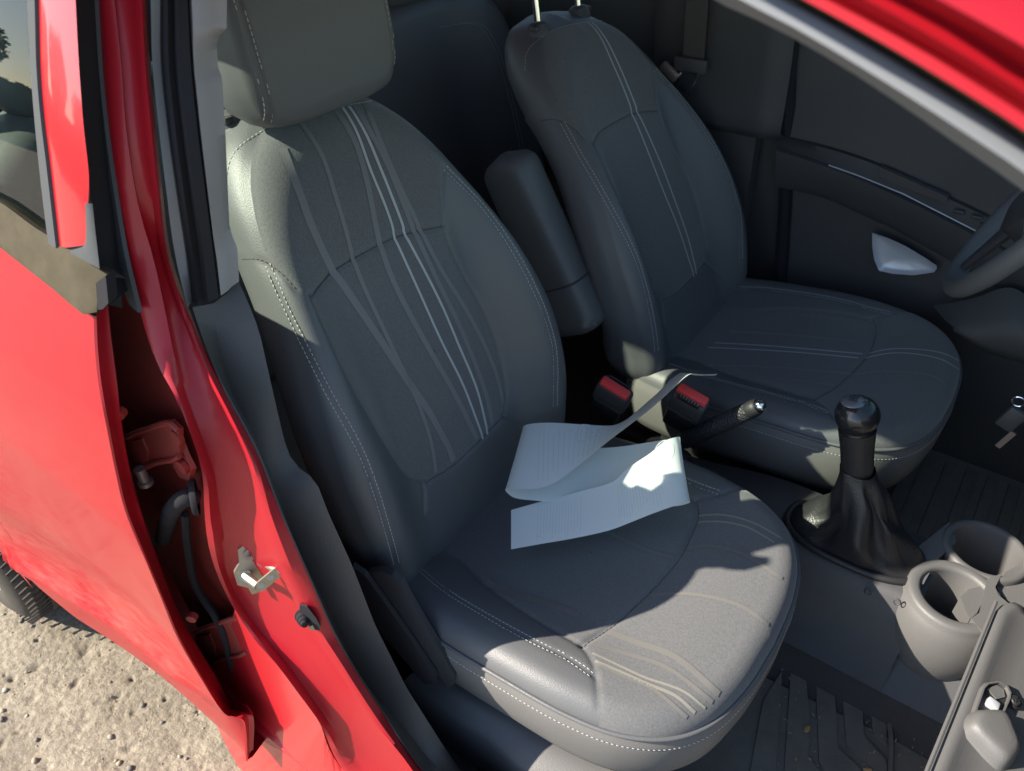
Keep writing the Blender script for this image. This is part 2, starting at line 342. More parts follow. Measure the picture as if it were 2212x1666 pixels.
# ---- centre pillar (shut face, outer edge) and sill
L0 = up_ext(rail([(208, 0, .04), (217, 150, .04), (230, 277, .04), (247, 400, .04), (273, 555, .043), (302, 672, .047), (330, 762, .05), (353, 812, .05), (383, 865, .05), (403, 915, .05), (423, 968, .05), (437, 1022, .05), (442, 1110, .05), (450, 1177, .05), (473, 1250, .05), (507, 1317, .05), (553, 1385, .05), (595, 1432, .05), (649, 1504, .05), (689, 1559, .05), (741, 1664, .05)], .05, ext=[(.06, -.752, .30), (.3, -.752, .29), (.9, -.752, .29)]))
L1 = up_ext(rail([(247, 0), (262, 140), (272, 277), (300, 450), (333, 565), (360, 688), (377, 772), (403, 872), (433, 955), (460, 1038), (466, 1108), (474, 1143), (482, 1210), (510, 1287), (547, 1343), (600, 1410), (647, 1470), (717, 1570), (777, 1664)], .062, up=.046, ext=[(.07, -.738, .325), (.3, -.738, .315), (.9, -.738, .315)]))
L2 = up_ext(rail([(297, 0), (304, 140), (317, 277), (330, 400), (352, 560), (385, 655), (413, 722), (433, 772), (467, 838), (510, 922), (553, 1022), (567, 1110), (594, 1193), (620, 1260), (652, 1327), (694, 1392), (717, 1420), (750, 1470), (817, 1570), (870, 1635)], .086, up=.055, ext=[(.12, -.712, .335), (.35, -.712, .33), (.9, -.712, .33)]))
L3 = up_ext(rail([(317, 0), (323, 133), (337, 277), (350, 400), (370, 553), (405, 658), (443, 755), (490, 855), (553, 972), (607, 1110), (670, 1255), (734, 1394), (830, 1547), (910, 1664)], .10, up=.063, ext=[(.15, -.70, .365), (.4, -.70, .355), (.9, -.70, .355)]))
def behind(r, k, dx=0): d = r-CAM; d /= np.linalg.norm(d, axis=1)[:, None]; return r+d*k+np.array([-dx, 0, 0])
def inset(r, dx, dy): q = r.copy(); q[:, 0] += dx; q[:, 1] += dy; return q
def zpar(r, n):                                                 # sample a rail by height/forward arc so neighbours stay level
    return resample(smooth(r, 200), n)
def blend(a, b, t): return a*(1-t)+b*t
def loft2(name, rails, mats, parent, n=NR, **kw):
    R = [zpar(r, n) for r in rails]; return build(name, np.concatenate(R), grid_faces(len(R), n), mats, parent, **kw)
r0, r1, r2, r3 = (zpar(r, NR) for r in (L0, L1, L2, L3))
g = (r0[:, 2] < 1.02)[:, None]
out = r0+np.array([-.006, .004, 0])
rows = [r0+np.array([-.035, .045, 0]), r0+np.array([-.012, .012, 0]), r0, blend(r0, r1, .5)+np.array([.004, -.003, 0]), r1, blend(r1, r2, .12)+np.array([-.006, .002, 0]), blend(r1, r2, .5)+np.array([-.009, .004, 0]), blend(r1, r2, .9)+np.array([-.006, .003, 0]), r2, blend(r2, r3, .5)+np.array([.006, -.004, 0]), r3, behind(r3, .015, .006)]
pillar = build('centre_pillar', np.concatenate(rows), grid_faces(len(rows), NR), 'red_paint', car, sharp=50)
pillar_bvh = BVHTree.FromPolygons([tuple(v) for v in np.concatenate(rows)], grid_faces(len(rows), NR))
# outer side of the pillar behind the rear door's leading edge, where the hinges sit
q = r0[(r0[:, 2] < 1.06) & (r0[:, 0] < .0)]
rows = [q+np.array([-.012, .012, 0]), q+np.array([-.028, .028, 0]), np.stack([np.minimum(q[:, 0]-.05, -.27), q[:, 1]+.032, q[:, 2]], 1), np.stack([np.where(q[:, 2] < .975, -.44, -.335), q[:, 1]+.03, q[:, 2]], 1)]
build('hinge_recess', np.concatenate(rows), grid_faces(4, len(q)), 'red_primer', car)
mb = MB(); mb.tube(smooth([at(400, 1110, 'y', -.742), at(405, 1180, 'y', -.742), at(425, 1270, 'y', -.742), at(470, 1340, 'y', -.745), at(500, 1440, 'y', -.742), at(520, 1530, 'y', -.74)], 40), .0055, 8)
mb.done('gap_seal', 'rubber', car)
# ---- weather strip on the pillar: pale lip, dark bulb
S4 = up_ext(rail([(342, 0), (343, 133), (358, 277), (375, 400), (398, 553), (408, 650)], .106, up=.070))
S5 = up_ext(rail([(400, 0), (408, 140), (422, 277), (440, 420), (458, 553), (468, 636)], .118, up=.084))
s3 = L3[:7]; s3 = s3.copy()
a, b, c = zpar(L3[:7], 50), zpar(S4, 50), zpar(S5, 50)
ws = build('weather_strip', np.concatenate([a+np.array([.0, .004, 0]), blend(a, b, .45)+np.array([.007, -.006, 0]), b+np.array([.004, -.001, 0]), blend(b, c, .1)+np.array([-.004, .004, 0])]), grid_faces(4, 50), 'rubber_pale', car)
build('seal_bulb', np.concatenate([b+np.array([.002, .002, 0]), blend(b, c, .25)+np.array([.011, -.005, 0]), blend(b, c, .45)+np.array([.004, 0, 0]), blend(b, c, .6)+np.array([.012, -.005, 0]), blend(b, c, .95)+np.array([.008, -.002, 0]), c+np.array([-.01, .012, 0])]), grid_faces(6, 50), 'rubber', ws, sharp=60)
# ---- upper pillar cover (pale) with the belt slot, lower cover (dark)
T5 = S5; T6 = up_ext(rail([(487, 0), (486, 60), (470, 74), (464, 95), (466, 140), (476, 166), (479, 233), (482, 277), (490, 480), (497, 505), (508, 530), (512, 602)], .15, up=.118))
c6_ = resample(T6, 120); c5_ = zpar(S5, 120); Tm = blend(c5_, c6_, .45)+np.array([.008, -.004, 0])
upper = build('upper_pillar_cover', np.concatenate([c5_+np.array([0, .004, 0]), blend(c5_, c6_, .12)+np.array([.007, -.003, 0]), Tm, blend(c5_, c6_, .62)+np.array([.006, -.002, 0]), blend(c5_, c6_, .93)+np.array([.006, 0, 0]), c6_, behind(c6_, .03, .006)]), grid_faces(7, 120), 'trim_pale', car, sharp=60)
MB().prism([PS(u, v, .112) for u, v in [(454, 98), (456, 82), (463, 70), (470, 66), (467, 80), (459, 94)]], (.001, -.003, .001)).done('belt_slot', 'plastic_black', upper)
T0 = L3[6:].copy(); T0 = np.vstack([PS(405, 660, .10), L3[7:]])
T1 = rail([(465, 662), (475, 755), (505, 855), (548, 940), (584, 1022), (610, 1088), (634, 1160), (700, 1297), (767, 1437), (817, 1510), (884, 1587), (935, 1650)], .125, ext=[(.15, -.675, .375), (.4, -.675, .365), (.9, -.675, .365)])
T2 = rail([(513, 603), (535, 650), (560, 715), (584, 822), (607, 922), (622, 980), (645, 1010), (682, 1037), (710, 1110), (760, 1220), (810, 1350), (877, 1484), (953, 1604), (995, 1666)], .15, ext=[(.15, -.645, .36), (.4, -.645, .352), (.9, -.645, .352)])
t0, t1, t2 = zpar(T0, NR), zpar(T1, NR), resample(T2, NR)
low = build('lower_pillar_cover', np.concatenate([t0+np.array([0, .002, 0]), blend(t0, t1, .2)+np.array([.007, -.005, .003]), t1+np.array([0, 0, .004]), blend(t1, t2, .5)+np.array([.004, 0, .002]), t2, behind(t2, .010, .004), behind(t2, .018, .012)]), grid_faces(7, NR), 'pillar_low', car, sharp=45)
# ---- striker, door switch, hinges, wiring boot
def on_pillar(u, v, d=0.0):
    r = ray(u, v); r /= np.linalg.norm(r); h = pillar_bvh.ray_cast(Vector(CAM), Vector(r))
    p = np.array(h[0]) if h[0] else at(u, v, 'x', -.15); return p-r*d
def c6(x, y): return (433.7+x/3, 1110.4+y/3)
pp = [on_pillar(*c6(*q)) for q in [(240, 232), (300, 190), (340, 170), (372, 225), (452, 245), (480, 300), (430, 380), (385, 440), (370, 512), (332, 522), (308, 480), (238, 462), (214, 385), (250, 322)]]
ce = np.mean(pp, 0); pn = np.array([.80, -.55, .22]); pn /= np.linalg.norm(pn)
def c6p(x, y, h):                                              # point on the plane h above the striker's plate
    d = ray(*c6(x, y)); return CAM+d*(((ce+pn*h-CAM) @ pn)/(d @ pn))
st = MB().prism([c6p(*q, .004) for q in [(240, 232), (300, 190), (340, 170), (372, 225), (452, 245), (480, 300), (430, 380), (385, 440), (370, 512), (332, 522), (308, 480), (238, 462), (214, 385), (250, 322)]], -pn*.006).done('striker', 'zinc', pillar, sharp=30)
bar = [c6p(*q, .026) for q in [(350, 455), (372, 432), (545, 290), (570, 295), (582, 330), (570, 352), (405, 490), (368, 492)]]
mb = MB().prism(bar, pn*.003)
for a_, b_ in (((405, 305), (500, 362)), ((285, 398), (372, 462))): mb.tube([c6p(*a_, .004), c6p(*b_, .026)], .0055, 12); mb.tube([c6p(*a_, .004), c6p(*a_, .0075)], .0075, 12)
for q in ((517, 365), (450, 410), (390, 462)): mb.tube([c6p(*q, .0292), c6p(*q, .0305)], .0042, 12)
mb.done('striker_loop', 'zinc', st, sharp=30)
mb = MB(); scw = c6p(318, 258, .004); mb.tube([scw, scw+pn*.0025], .0078, 16); mb.box(scw+pn*.0026, (.001, .008, .0016)); mb.box(scw+pn*.0026, (.001, .0016, .008)); mb.done('screw', 'steel_dull', st)
mb = MB(); w0 = on_pillar(*c6(705, 665)); wp = [on_pillar(*c6(*q), .003) for q in [(640, 580), (690, 590), (745, 660), (775, 720), (765, 742), (730, 735), (690, 690), (640, 620)]]; mb.prism(wp, pn*.004)
sw = mb.done('door_switch', 'rubber', pillar)
e0 = on_pillar(*c6(665, 655)); mb = MB().lathe([(0, .019), (.004, .0185), (.005, .015), (.0065, .0142), (.007, .010), (.0085, .009), (.009, .003), (.0105, .002), (.0105, 0)], e0, pn, 16); mb.done('switch_boot', 'rubber', sw)
mb = MB(); e1 = on_pillar(*c6(718, 712)); mb.tube([e1, e1+pn*.008], .004, 10); mb.done('switch_screw', 'zinc', sw)
def hinge(dx, dy, base):
    P_ = lambda u, v, off: PS(u+dx, v+dy, off+.016)
    mb = MB(); mb.prism([P_(*q, .052) for q in [(350, 908), (378, 905), (392, 925), (400, 955), (412, 985), (425, 1010), (418, 1034), (398, 1028), (385, 1006), (378, 975), (368, 945)]], (-.002, -.005, 0))
    for q in ((388, 940), (400, 1005)): p = P_(*q, .047); mb.tube([p, p+np.array([0, -.006, 0])], .009, 10)
    h = mb.done('hinge', 'red_primer', pillar, sharp=30)
    pa = [(275, 945), (295, 934), (322, 926), (345, 918), (372, 916), (386, 930), (388, 985), (372, 994), (345, 998), (322, 1006), (300, 1018), (284, 1022), (278, 985)]
    mb = MB().prism([P_(*q, .042) for q in pa], (0, .006, 0)); mb.tube(smooth([P_(*q, .041) for q in pa[:6]], 16), .0035, 7); mb.tube(smooth([P_(*q, .041) for q in pa[6:12]], 16), .0035, 7)
    mb.prism([P_(*q, .040) for q in [(283, 955), (306, 948), (318, 975), (318, 1008), (292, 1018), (284, 990)]], (0, .002, 0))
    a = mb.done('hinge_arm', 'red_primer', h, sharp=30)
    mb = MB(); p = P_(308, 1028, .035); mb.tube([p+[0, 0, -.010], p+[0, 0, .012]], .0065, 12); mb.tube([p+[0, 0, -.014], p+[0, 0, -.008]], .009, 12); mb.done('hinge_pin', 'steel_dull', h)
hinge(0, 0, 0); hinge(146, 422, 1)
for u, v in ((263, 887), (418, 1328)):
    p = PS(u, v, .03); MB().tube([p, p+np.array([.004, -.007, 0])], .007, 12).done('door_bolt', 'red_primer', car)
wb = [at(425, 1078, 'y', -.735), at(405, 1074, 'y', -.742), at(390, 1082, 'y', -.747), at(376, 1096, 'y', -.75), at(364, 1122, 'y', -.75), at(352, 1165, 'y', -.742)]
sp_ = smooth(wb, 36); mb = MB(); mb.tube(sp_, [.0095+.002*sin(i*2.1) if i > 15 else .0105 for i in range(36)], 14); mb.lathe([(0, .004), (.019, .004), (.021, .001), (.021, -.003)], sp_[0]+np.array([-.004, 0, 0]), (-.55, -.8, .1), 20)
mb.done('wiring_boot', 'rubber', pillar)
# ---- rear door
def bulge(x, z): return -.052*sstep(-.42, -.95, x)*(1-sstep(.45, .85, z))
def ridge(z): return -.015*np.exp(-((z-.402)/.020)**2)+.012*np.exp(-((z-.49)/.055)**2)
bx = np.array([at(u, v, 'y', y) for u, v, y in [(543, 1647, -.80), (333, 1464, -.805), (167, 1334, -.82), (80, 1270, -.835), (0, 1200, -.85)]])
def zbot(x): return np.interp(-x, [.2, .232, .475, .671, .746, .78, .85, .95, 1.1], [.25, .252, .262, .288, .34, .43, .55, .62, .64])
def zbelt(x): return 1.04+.137*(-.25-x)
dsk = smoothu([PS(u, v, 0) for u, v in [(202, 683), (205, 755), (213, 832), (230, 922), (250, 1022), (272, 1109), (317, 1217), (350, 1297), (383, 1377), (433, 1464), (483, 1540)]]+[at(518, 1552, 'z', .378), at(527, 1577, 'z', .348), at(531, 1644, 'z', .258)], 80)
nx, nz = 70, 80; G = []
for j in range(nz):
    t = j/(nz-1); f = dsk[j]; row = []
    for i in range(nx):
        s = i/(nx-1); s = s**1.3; x = f[0]*(1-s)-1.05*s; zt, zb = zbelt(x), zbot(x); zt0, zb0 = zbelt(f[0]), dsk[-1][2]
        tt = (f[2]-zb0)/(dsk[0][2]-zb0); z = zb+(zt-zb)*tt; z = f[2]*(1-min(1, s*6))+z*min(1, s*6)
        y = YS(z)+bulge(x, z)+ridge(z)*min(1, s*8); k = math.exp(-s*55); row.append((x, y*(1-k)+f[1]*k, z))
    G.append(row)
G = np.array(G); V = G.reshape(-1, 3)
# rolled bottom hem and leading-edge return
hem = G[-1]+np.array([0, .012, -.006]); hem2 = hem+np.array([0, .03, .01])
V2 = np.concatenate([V, hem, hem2]); F = grid_faces(nz+2, nx)
door = build('rear_door', V2, F, 'door_paint', car, sharp=40)
fl = smoothu([PS(u, v, .024) for u, v in [(233, 662), (240, 732), (253, 832), (263, 922), (283, 1032), (305, 1110), (333, 1194), (383, 1324), (427, 1404), (467, 1470), (500, 1528)]]+[at(540, 1542, 'z', .37), at(549, 1562, 'z', .345), at(547, 1620, 'z', .272)], 80)
rows = [dsk, blend(dsk, fl, .08)+np.array([.003, 0, 0]), blend(dsk, fl, .45)+np.array([-.003, .003, 0]), blend(dsk, fl, .85)+np.array([-.002, 0, 0]), fl, fl+np.array([-.006, .004, 0]), fl+np.array([-.018, .006, 0])]
build('door_flange', np.concatenate(rows), grid_faces(len(rows), 80), 'red_paint', door, sharp=40)
rows = [fl+np.array([-.018, .006, 0]), behind(fl, .03, .02), behind(fl, .07, .05)]
build('door_end_face', np.concatenate(rows), grid_faces(3, 80), 'red_primer', door)
sa = smoothu([PS(u, v, .052) for u, v in [(507, 1317), (553, 1385), (595, 1432), (649, 1504), (689, 1559), (741, 1664)]]+[np.array([.12, -.752, .30])], 40)
sb_ = smoothu([at(u, v, 'y', y) for u, v, y in [(490, 1380, -.735), (525, 1440, -.742), (560, 1500, -.748), (605, 1560, -.752), (645, 1610, -.757)]]+[np.array([-.02, -.757, .305]), np.array([.12, -.757, .292])], 40)
sc_ = smoothu([at(u, v, 'y', y) for u, v, y in [(470, 1440, -.745), (500, 1510, -.755), (530, 1580, -.765), (565, 1630, -.772), (605, 1670, -.776)]]+[np.array([-.04, -.772, .268]), np.array([.12, -.772, .265])], 40)
sd_ = smoothu([at(u, v, 'y', y) for u, v, y in [(440, 1480, -.755), (470, 1570, -.765), (505, 1640, -.775), (540, 1690, -.78)]]+[np.array([-.12, -.774, .235]), np.array([-.02, -.772, .232]), np.array([.12, -.772, .232])], 40)
build('sill_step', np.concatenate([sa+np.array([-.008, .01, 0]), sa, sb_, sc_, sd_]), grid_faces(5, 40), 'red_dusty', car, sharp=50)
# sill under the doors
rows = [np.stack([np.linspace(-1.05, .95, 30), np.full(30, y), np.full(30, z)], 1) for y, z in ((-.74, .31), (-.765, .285), (-.765, .23), (-.74, .19), (-.60, .17))]
build('sill', np.concatenate(rows), grid_faces(5, 30), 'red_paint', car)
# belt moulding, glass, window frame of the rear door
def gy(z): return YS(z)
b0 = [PS(0-60, 480, 0), PS(0, 521, 0), PS(110, 606, 0), PS(212, 680, 0), PS(222, 668, .004)]
bt = [PS(-60, 415, .0), PS(0, 448, .0), PS(70, 500, 0), PS(128, 535, 0), PS(205, 590, .0), PS(228, 603, .004)]
def ext_back(r, n=3): d = r[0]-r[1]; d /= np.linalg.norm(d); return np.vstack([r[0]+d*.55, r])
B0, B1 = zpar(ext_back(np.array(b0)), 40), zpar(ext_back(np.array(bt)), 40)
build('belt_moulding', np.concatenate([B0+np.array([0, .002, -.003]), B0+np.array([0, -.006, 0]), blend(B0, B1, .3)+np.array([0, -.007, 0]), blend(B0, B1, .42)+np.array([0, -.003, 0]), blend(B0, B1, .85)+np.array([0, -.003, 0]), B1+np.array([0, .004, .002]), B1+np.array([0, .02, -.01])]), grid_faces(7, 40), 'moulding', door, sharp=40)
MB().prism([PS(u, v, -.003) for u, v in [(207, 612), (228, 596), (234, 655), (222, 668), (211, 670)]], (-.004, .012, 0)).done('moulding_end_cap', 'rubber', door)
f0 = up_ext(np.array([PS(u, v, .002) for u, v in [(83, 0), (87, 150), (95, 250), (107, 350), (128, 533)]])); f1 = up_ext(np.array([PS(u, v, .004) for u, v in [(163, 0), (170, 133), (180, 267), (192, 383), (190, 450), (186, 530)]]))
fa, fb = zpar(f0, 40), zpar(f1, 40)
fr_ = build('window_frame', np.concatenate([fa+np.array([0, .01, 0]), fa, blend(fa, fb, .35)+np.array([.001, -.003, 0]), fb, behind(fb, .02, .004)]), grid_faces(5, 40), 'tape_red', door, sharp=50)
h0 = up_ext(np.array([PS(u, v, .004) for u, v in [(66, 0), (75, 167), (86, 300), (100, 433), (112, 527)]]))
ha = zpar(h0, 40)
build('glass_channel', np.concatenate([ha+np.array([-.004, .012, 0]), ha+np.array([.001, -.004, 0]), fa+np.array([-.001, -.003, 0]), fa+np.array([.002, .004, 0])]), grid_faces(4, 40), 'tape_grey', door, sharp=50)
k0 = np.array([PS(u, v, .006) for u, v in [(188, 440), (186, 480), (183, 510), (165, 520), (150, 525), (133, 530)]]); k1 = np.array([PS(u, v, .006) for u, v in [(200, 440), (206, 500), (213, 560), (217, 600), (180, 575), (150, 552)]])
build('frame_foot', np.concatenate([resample(k0, 24)+np.array([0, 0, 0]), blend(resample(k0, 24), resample(k1, 24), .5)+np.array([0, -.004, .002]), resample(k1, 24)]), grid_faces(3, 24), 'tape_grey', door, sharp=None)
# black gap channel and grey tape strip between frame and pillar
q0 = up_ext(np.array([PS(u, v, .012) for u, v in [(160, 0), (168, 133), (178, 267), (190, 383), (203, 480), (213, 560), (218, 610), (236, 660)]])); q1 = up_ext(np.array([PS(u, v, .05) for u, v in [(196, 0), (202, 167), (210, 283), (221, 400), (243, 553), (262, 620), (285, 665)]]))
qa, qb = zpar(q0, 50), zpar(q1, 50)
build('gap_channel', np.concatenate([qa, qa+np.array([-.012, .03, 0]), qb+np.array([-.012, .012, 0]), qb]), grid_faces(4, 50), 'rubber', car)
q2 = up_ext(np.array([PS(u, v, .0385) for u, v in [(209, 0), (218, 150), (231, 277), (248, 400), (274, 555), (303, 674)]])); q3 = up_ext(np.array([PS(u, v, .046) for u, v in [(195, 0), (201, 167), (209, 283), (220, 400), (242, 553), (283, 655)]]))
qc, qd = zpar(q2, 40), zpar(q3, 40)
build('tape_strip', np.concatenate([qd, qd+np.array([.002, -.003, 0]), qc+np.array([0, -.002, 0]), qc+np.array([.001, .002, 0])]), grid_faces(4, 40), 'tape_grey', car)
# rear door glass: a thin real pane, leaning in with the body side
gl = []
for x in np.linspace(-1.02, -.28, 24):
    for z in np.linspace(zbelt(x)-.01, 1.40, 14): gl.append((x, YS(z)+.016-.006*sin(pi*(z-1.0)/.45), z))
build('door_glass', gl, grid_faces(24, 14), 'glass', door, recalc=True)
# window frame top/rear so that the opening is closed off as on the car
mb = MB(); mb.tube([(-.28, -.615, 1.395), (-.6, -.615, 1.40), (-.95, -.62, 1.385)], .022, 8); mb.tube([(-.95, -.62, 1.385), (-1.03, -.70, 1.13)], .03, 8); mb.done('window_top_rail', 'red_paint', door)
# ---- wheel behind the door
WX, WY, WR = -1.135, -.775, .287
wheel = MB().lathe([(.10, .055), (.16, .062), (.185, .07), (.19, .078), (.178, .08), (.17, .066), (.12, .06), (.06, .066), (0, .066)], (WX, WY, WR), (0, -1, 0), 48).done('wheel', 'alloy', car, sharp=30)
mb = MB(); prof = [(.19, .078), (.205, .084), (.235, .085), (.258, .078), (.274, .066), (.283, .045)]
for yy in np.linspace(.036, -.07, 20): prof.append((.2865-(.006 if (int((yy+.07)*1000) % 26) < 6 else 0), yy))
prof += [(.26, -.085), (.2, -.085)]; mb.lathe(prof, (WX, WY, WR), (0, -1, 0), 90)
for j in range(90):                                            # fine lateral sipes of the tread
    t = 2*pi*j/90+.02
    mb.box((WX+.2838*cos(t), WY-.05, WR+.2838*sin(t)), (.0035, .05, .006), R=np.array(Matrix.Rotation(-t, 3, 'Y') @ Matrix.Rotation(.25, 3, 'X')))
mb.done('tyre', 'tyre', wheel, sharp=30)
mb = MB()
for j in range(10):
    t = 2*pi*j/10; d = np.array([cos(t), 0, sin(t)]); c_ = np.array([WX, WY-.072, WR]); mb.tube([c_+d*.03, c_+d*.17], [.02, .013], 8)
mb.lathe([(.0, .082), (.03, .08), (.04, .07)], (WX, WY, WR), (0, -1, 0), 20); mb.done('rim_spokes', 'alloy', wheel)
fen = []
for x in np.linspace(-1.75, -.79, 40):
    za = WR+math.sqrt(max(.33**2-(x-WX)**2, 0)) if abs(x-WX) < .33 else .3
    for z in np.linspace(min(za, .98), 1.1, 12): fen.append((x-.0, YS(z)+bulge(x, z)-.002+.05*sstep(-1.3, -1.75, x)+(.006 if x > -.9 else 0), z))
fo = build('rear_wing', fen, grid_faces(40, 12), 'red_paint', car)
# ---- windscreen pillar and roof rail over the opening
def arow(pts, y):
    (u0, v0), (u1, v1) = pts[-2:]; k = (2850-u1)/(u1-u0); pts = list(pts)+[(2850, v1+(v1-v0)*k)]
    r = [at(u, v, 'y', y) for u, v in pts]; return r+[r[-1]+np.array([.18, -.035, -.12]), r[-1]+np.array([.38, -.07, -.26])]
A = [([(1250, -160), (1450, -55), (1561, 10), (1671, 60), (1808, 137), (1961, 237), (2061, 307), (2208, 410), (2400, 560)], -.622),
     ([(1300, -170), (1500, -55), (1610, 5), (1720, 62), (1860, 145), (2000, 232), (2100, 297), (2212, 372), (2400, 515)], -.665),
     ([(1340, -180), (1540, -75), (1680, -2), (1790, 55), (1920, 130), (2061, 220), (2130, 265), (2212, 322), (2400, 460)], -.660),
     ([(1380, -185), (1580, -75), (1715, 0), (1820, 58), (1930, 122), (2061, 203), (2140, 252), (2212, 302), (2400, 435)], -.648),
     ([(1383, -186), (1583, -76), (1720, 0), (1825, 58), (1935, 122), (2066, 203), (2145, 252), (2212, 297), (2400, 430)], -.652),
     ([(1400, -190), (1600, -78), (1738, 0), (1845, 58), (1957, 122), (2085, 200), (2160, 247), (2212, 282), (2400, 412)], -.660)]
AR = [np.array(arow(p, y)) for p, y in A]
apg = build('windscreen_pillar_seal', np.concatenate([zpar(r, 50) for r in AR[:4]]), grid_faces(4, 50), 'rubber_pale', car, sharp=70)
build('seal_lip', np.concatenate([zpar(AR[3], 60), zpar(AR[3], 60)+np.array([0, -.006, .003]), zpar(AR[4], 60)+np.array([0, -.004, .002]), zpar(AR[5], 60)]), grid_faces(4, 60), 'moulding', apg)
A2 = [([(1400, -190), (1600, -78), (1738, 0), (1845, 58), (1957, 122), (2085, 200), (2160, 247), (2212, 282), (2400, 412)], -.686),
      ([(1430, -195), (1650, -75), (1785, 0), (1890, 55), (2010, 122), (2120, 190), (2212, 248), (2400, 370)], -.684),
      ([(1440, -200), (1665, -78), (1802, 0), (1905, 53), (2025, 120), (2130, 184), (2212, 236), (2400, 360)], -.676),
      ([(1500, -210), (1720, -85), (1850, -12), (1960, 48), (2080, 118), (2212, 200), (2400, 320)], -.690),
      ([(1580, -215), (1800, -95), (1955, 0), (2060, 55), (2150, 110), (2212, 152), (2400, 270)], -.680),
      ([(1620, -220), (1850, -100), (2005, 0), (2100, 50), (2212, 115), (2400, 225)], -.690),
      ([(1640, -225), (1880, -100), (2030, 0), (2110, 42), (2212, 100), (2400, 208)], -.708),
      ([(1800, -260), (2050, -120), (2212, -30), (2450, 90)], -.698),
      ([(2000, -320), (2260, -180), (2450, -80), (2650, 20)], -.665)]
wp_ = build('windscreen_pillar', np.concatenate([zpar(np.array(arow(p, y)), 50) for p, y in A2]), grid_faces(len(A2), 50), 'red_paint', car, sharp=40)
# roof rail, roof, glass, far side: the shell that shades the cabin
RY = [-.60, -.56, -.4, 0, .4, .56, .60]; RZ = [1.395, 1.43, 1.465, 1.48, 1.465, 1.43, 1.395]
rf = []
for x, dz in ((.28, -.02), (.1, 0), (-.3, .01), (-.8, 0), (-1.3, -.03), (-1.55, -.06)):
    for y, z in zip(RY, RZ): rf.append((x, y, z+dz))
roof = build('roof', rf, grid_faces(6, 7), 'red_paint', car, solid=.03)
mb = MB(); mb.tube([AR[2][0]+[0, .045, .0], (.15, -.605, 1.385), (-.1, -.61, 1.40), (-.35, -.61, 1.40), (-.7, -.605, 1.40), (-1.3, -.60, 1.37)], .03, 10); mb.done('roof_rail', 'red_paint', car)
build('windscreen', [(.28, -.56, 1.42), (.28, .56, 1.42), (1.02, .66, .94), (1.02, -.66, .94), (.28, 0, 1.455), (1.08, 0, .95)], [(0, 4, 5, 3), (4, 1, 2, 5)], 'glass', car, recalc=False)
mb = MB(); mb.tube([(.28, .60, 1.40), (.62, .64, 1.2), (.85, .68, 1.02), (1.0, .70, .92)], .04, 8); mb.tube([(.28, -.58, 1.42), (.28, .58, 1.42)], .03, 8); mb.done('windscreen_frame', 'headliner', car)
# far side body: wall below the belt, pillars, tinted glass above
def panel(name, pts, m_, solid=.0): return build(name, pts, [tuple(range(len(pts)))], m_, car, solid=solid, smooth_=False)
panel('far_side_lining', [(-1.74, .715, .2), (1.05, .715, .2), (1.05, .705, .93), (-.2, .69, 1.0), (-1.2, .69, 1.08), (-1.74, .67, 1.1)], 'plastic_dark', 0)
panel('far_body_side', [(-1.78, .78, .2), (1.1, .78, .2), (1.1, .76, .93), (-.2, .735, 1.0), (-1.2, .735, 1.08), (-1.78, .72, 1.1)], 'red_paint', .01)
panel('far_door_glass', [(-.13, .69, 1.0), (.92, .69, .95), (.35, .60, 1.39), (-.13, .60, 1.40)], 'glass', 0)
panel('far_rear_glass', [(-.32, .69, 1.0), (-1.15, .69, 1.08), (-1.1, .60, 1.37), (-.32, .60, 1.40)], 'glass_tint', 0)
panel('rear_hatch', [(-1.75, -.68, .3), (-1.75, .68, .3), (-1.72, .66, 1.1), (-1.72, -.66, 1.1)], 'plastic_dark', .02)
panel('rear_window', [(-1.72, -.62, 1.1), (-1.72, .62, 1.1), (-1.55, .55, 1.36), (-1.55, -.55, 1.36)], 'glass_tint', 0)
for a_, b_, r_ in (((-1.12, .66, 1.0), (-1.1, .61, 1.38), .07), ((-1.15, -.66, 1.0), (-1.12, -.60, 1.38), .07), ((-1.72, .64, 1.0), (-1.55, .56, 1.38), .06), ((-1.72, -.64, 1.0), (-1.55, -.56, 1.38), .06)): MB().tube([a_, b_], r_, 8).done('rear_pillar', 'trim_pale', car)
# bulkhead and dashboard beyond the frame's right edge (they shade the footwell)
panel('bulkhead', [(1.05, -.7, .2), (1.05, .7, .2), (1.05, .7, .95), (1.05, -.7, .95)], 'plastic_black', .02)
dash = []
for y in np.linspace(-.64, .64, 9):
    for x, z in ((.98, .93), (.86, .95), (.76, .93), (.72, .87), (.73, .78), (.80, .66), (.90, .6)): dash.append((x, y, z))
build('dashboard', dash, grid_faces(9, 7), 'plastic_dark', car, sharp=60)
# cabin floor
fl_ = []
for y, z in ((-.66, .33), (-.62, .24), (-.58, .205), (-.2, .2), (-.15, .215), (-.12, .27), (-.09, .32), (.09, .32), (.12, .27), (.15, .215), (.2, .2), (.6, .205), (.66, .3)):
    for x in np.linspace(-1.6, 1.05, 24): fl_.append((x, y, z))
floor = build('cabin_floor', fl_, grid_faces(13, 24), 'carpet', car, sharp=None)
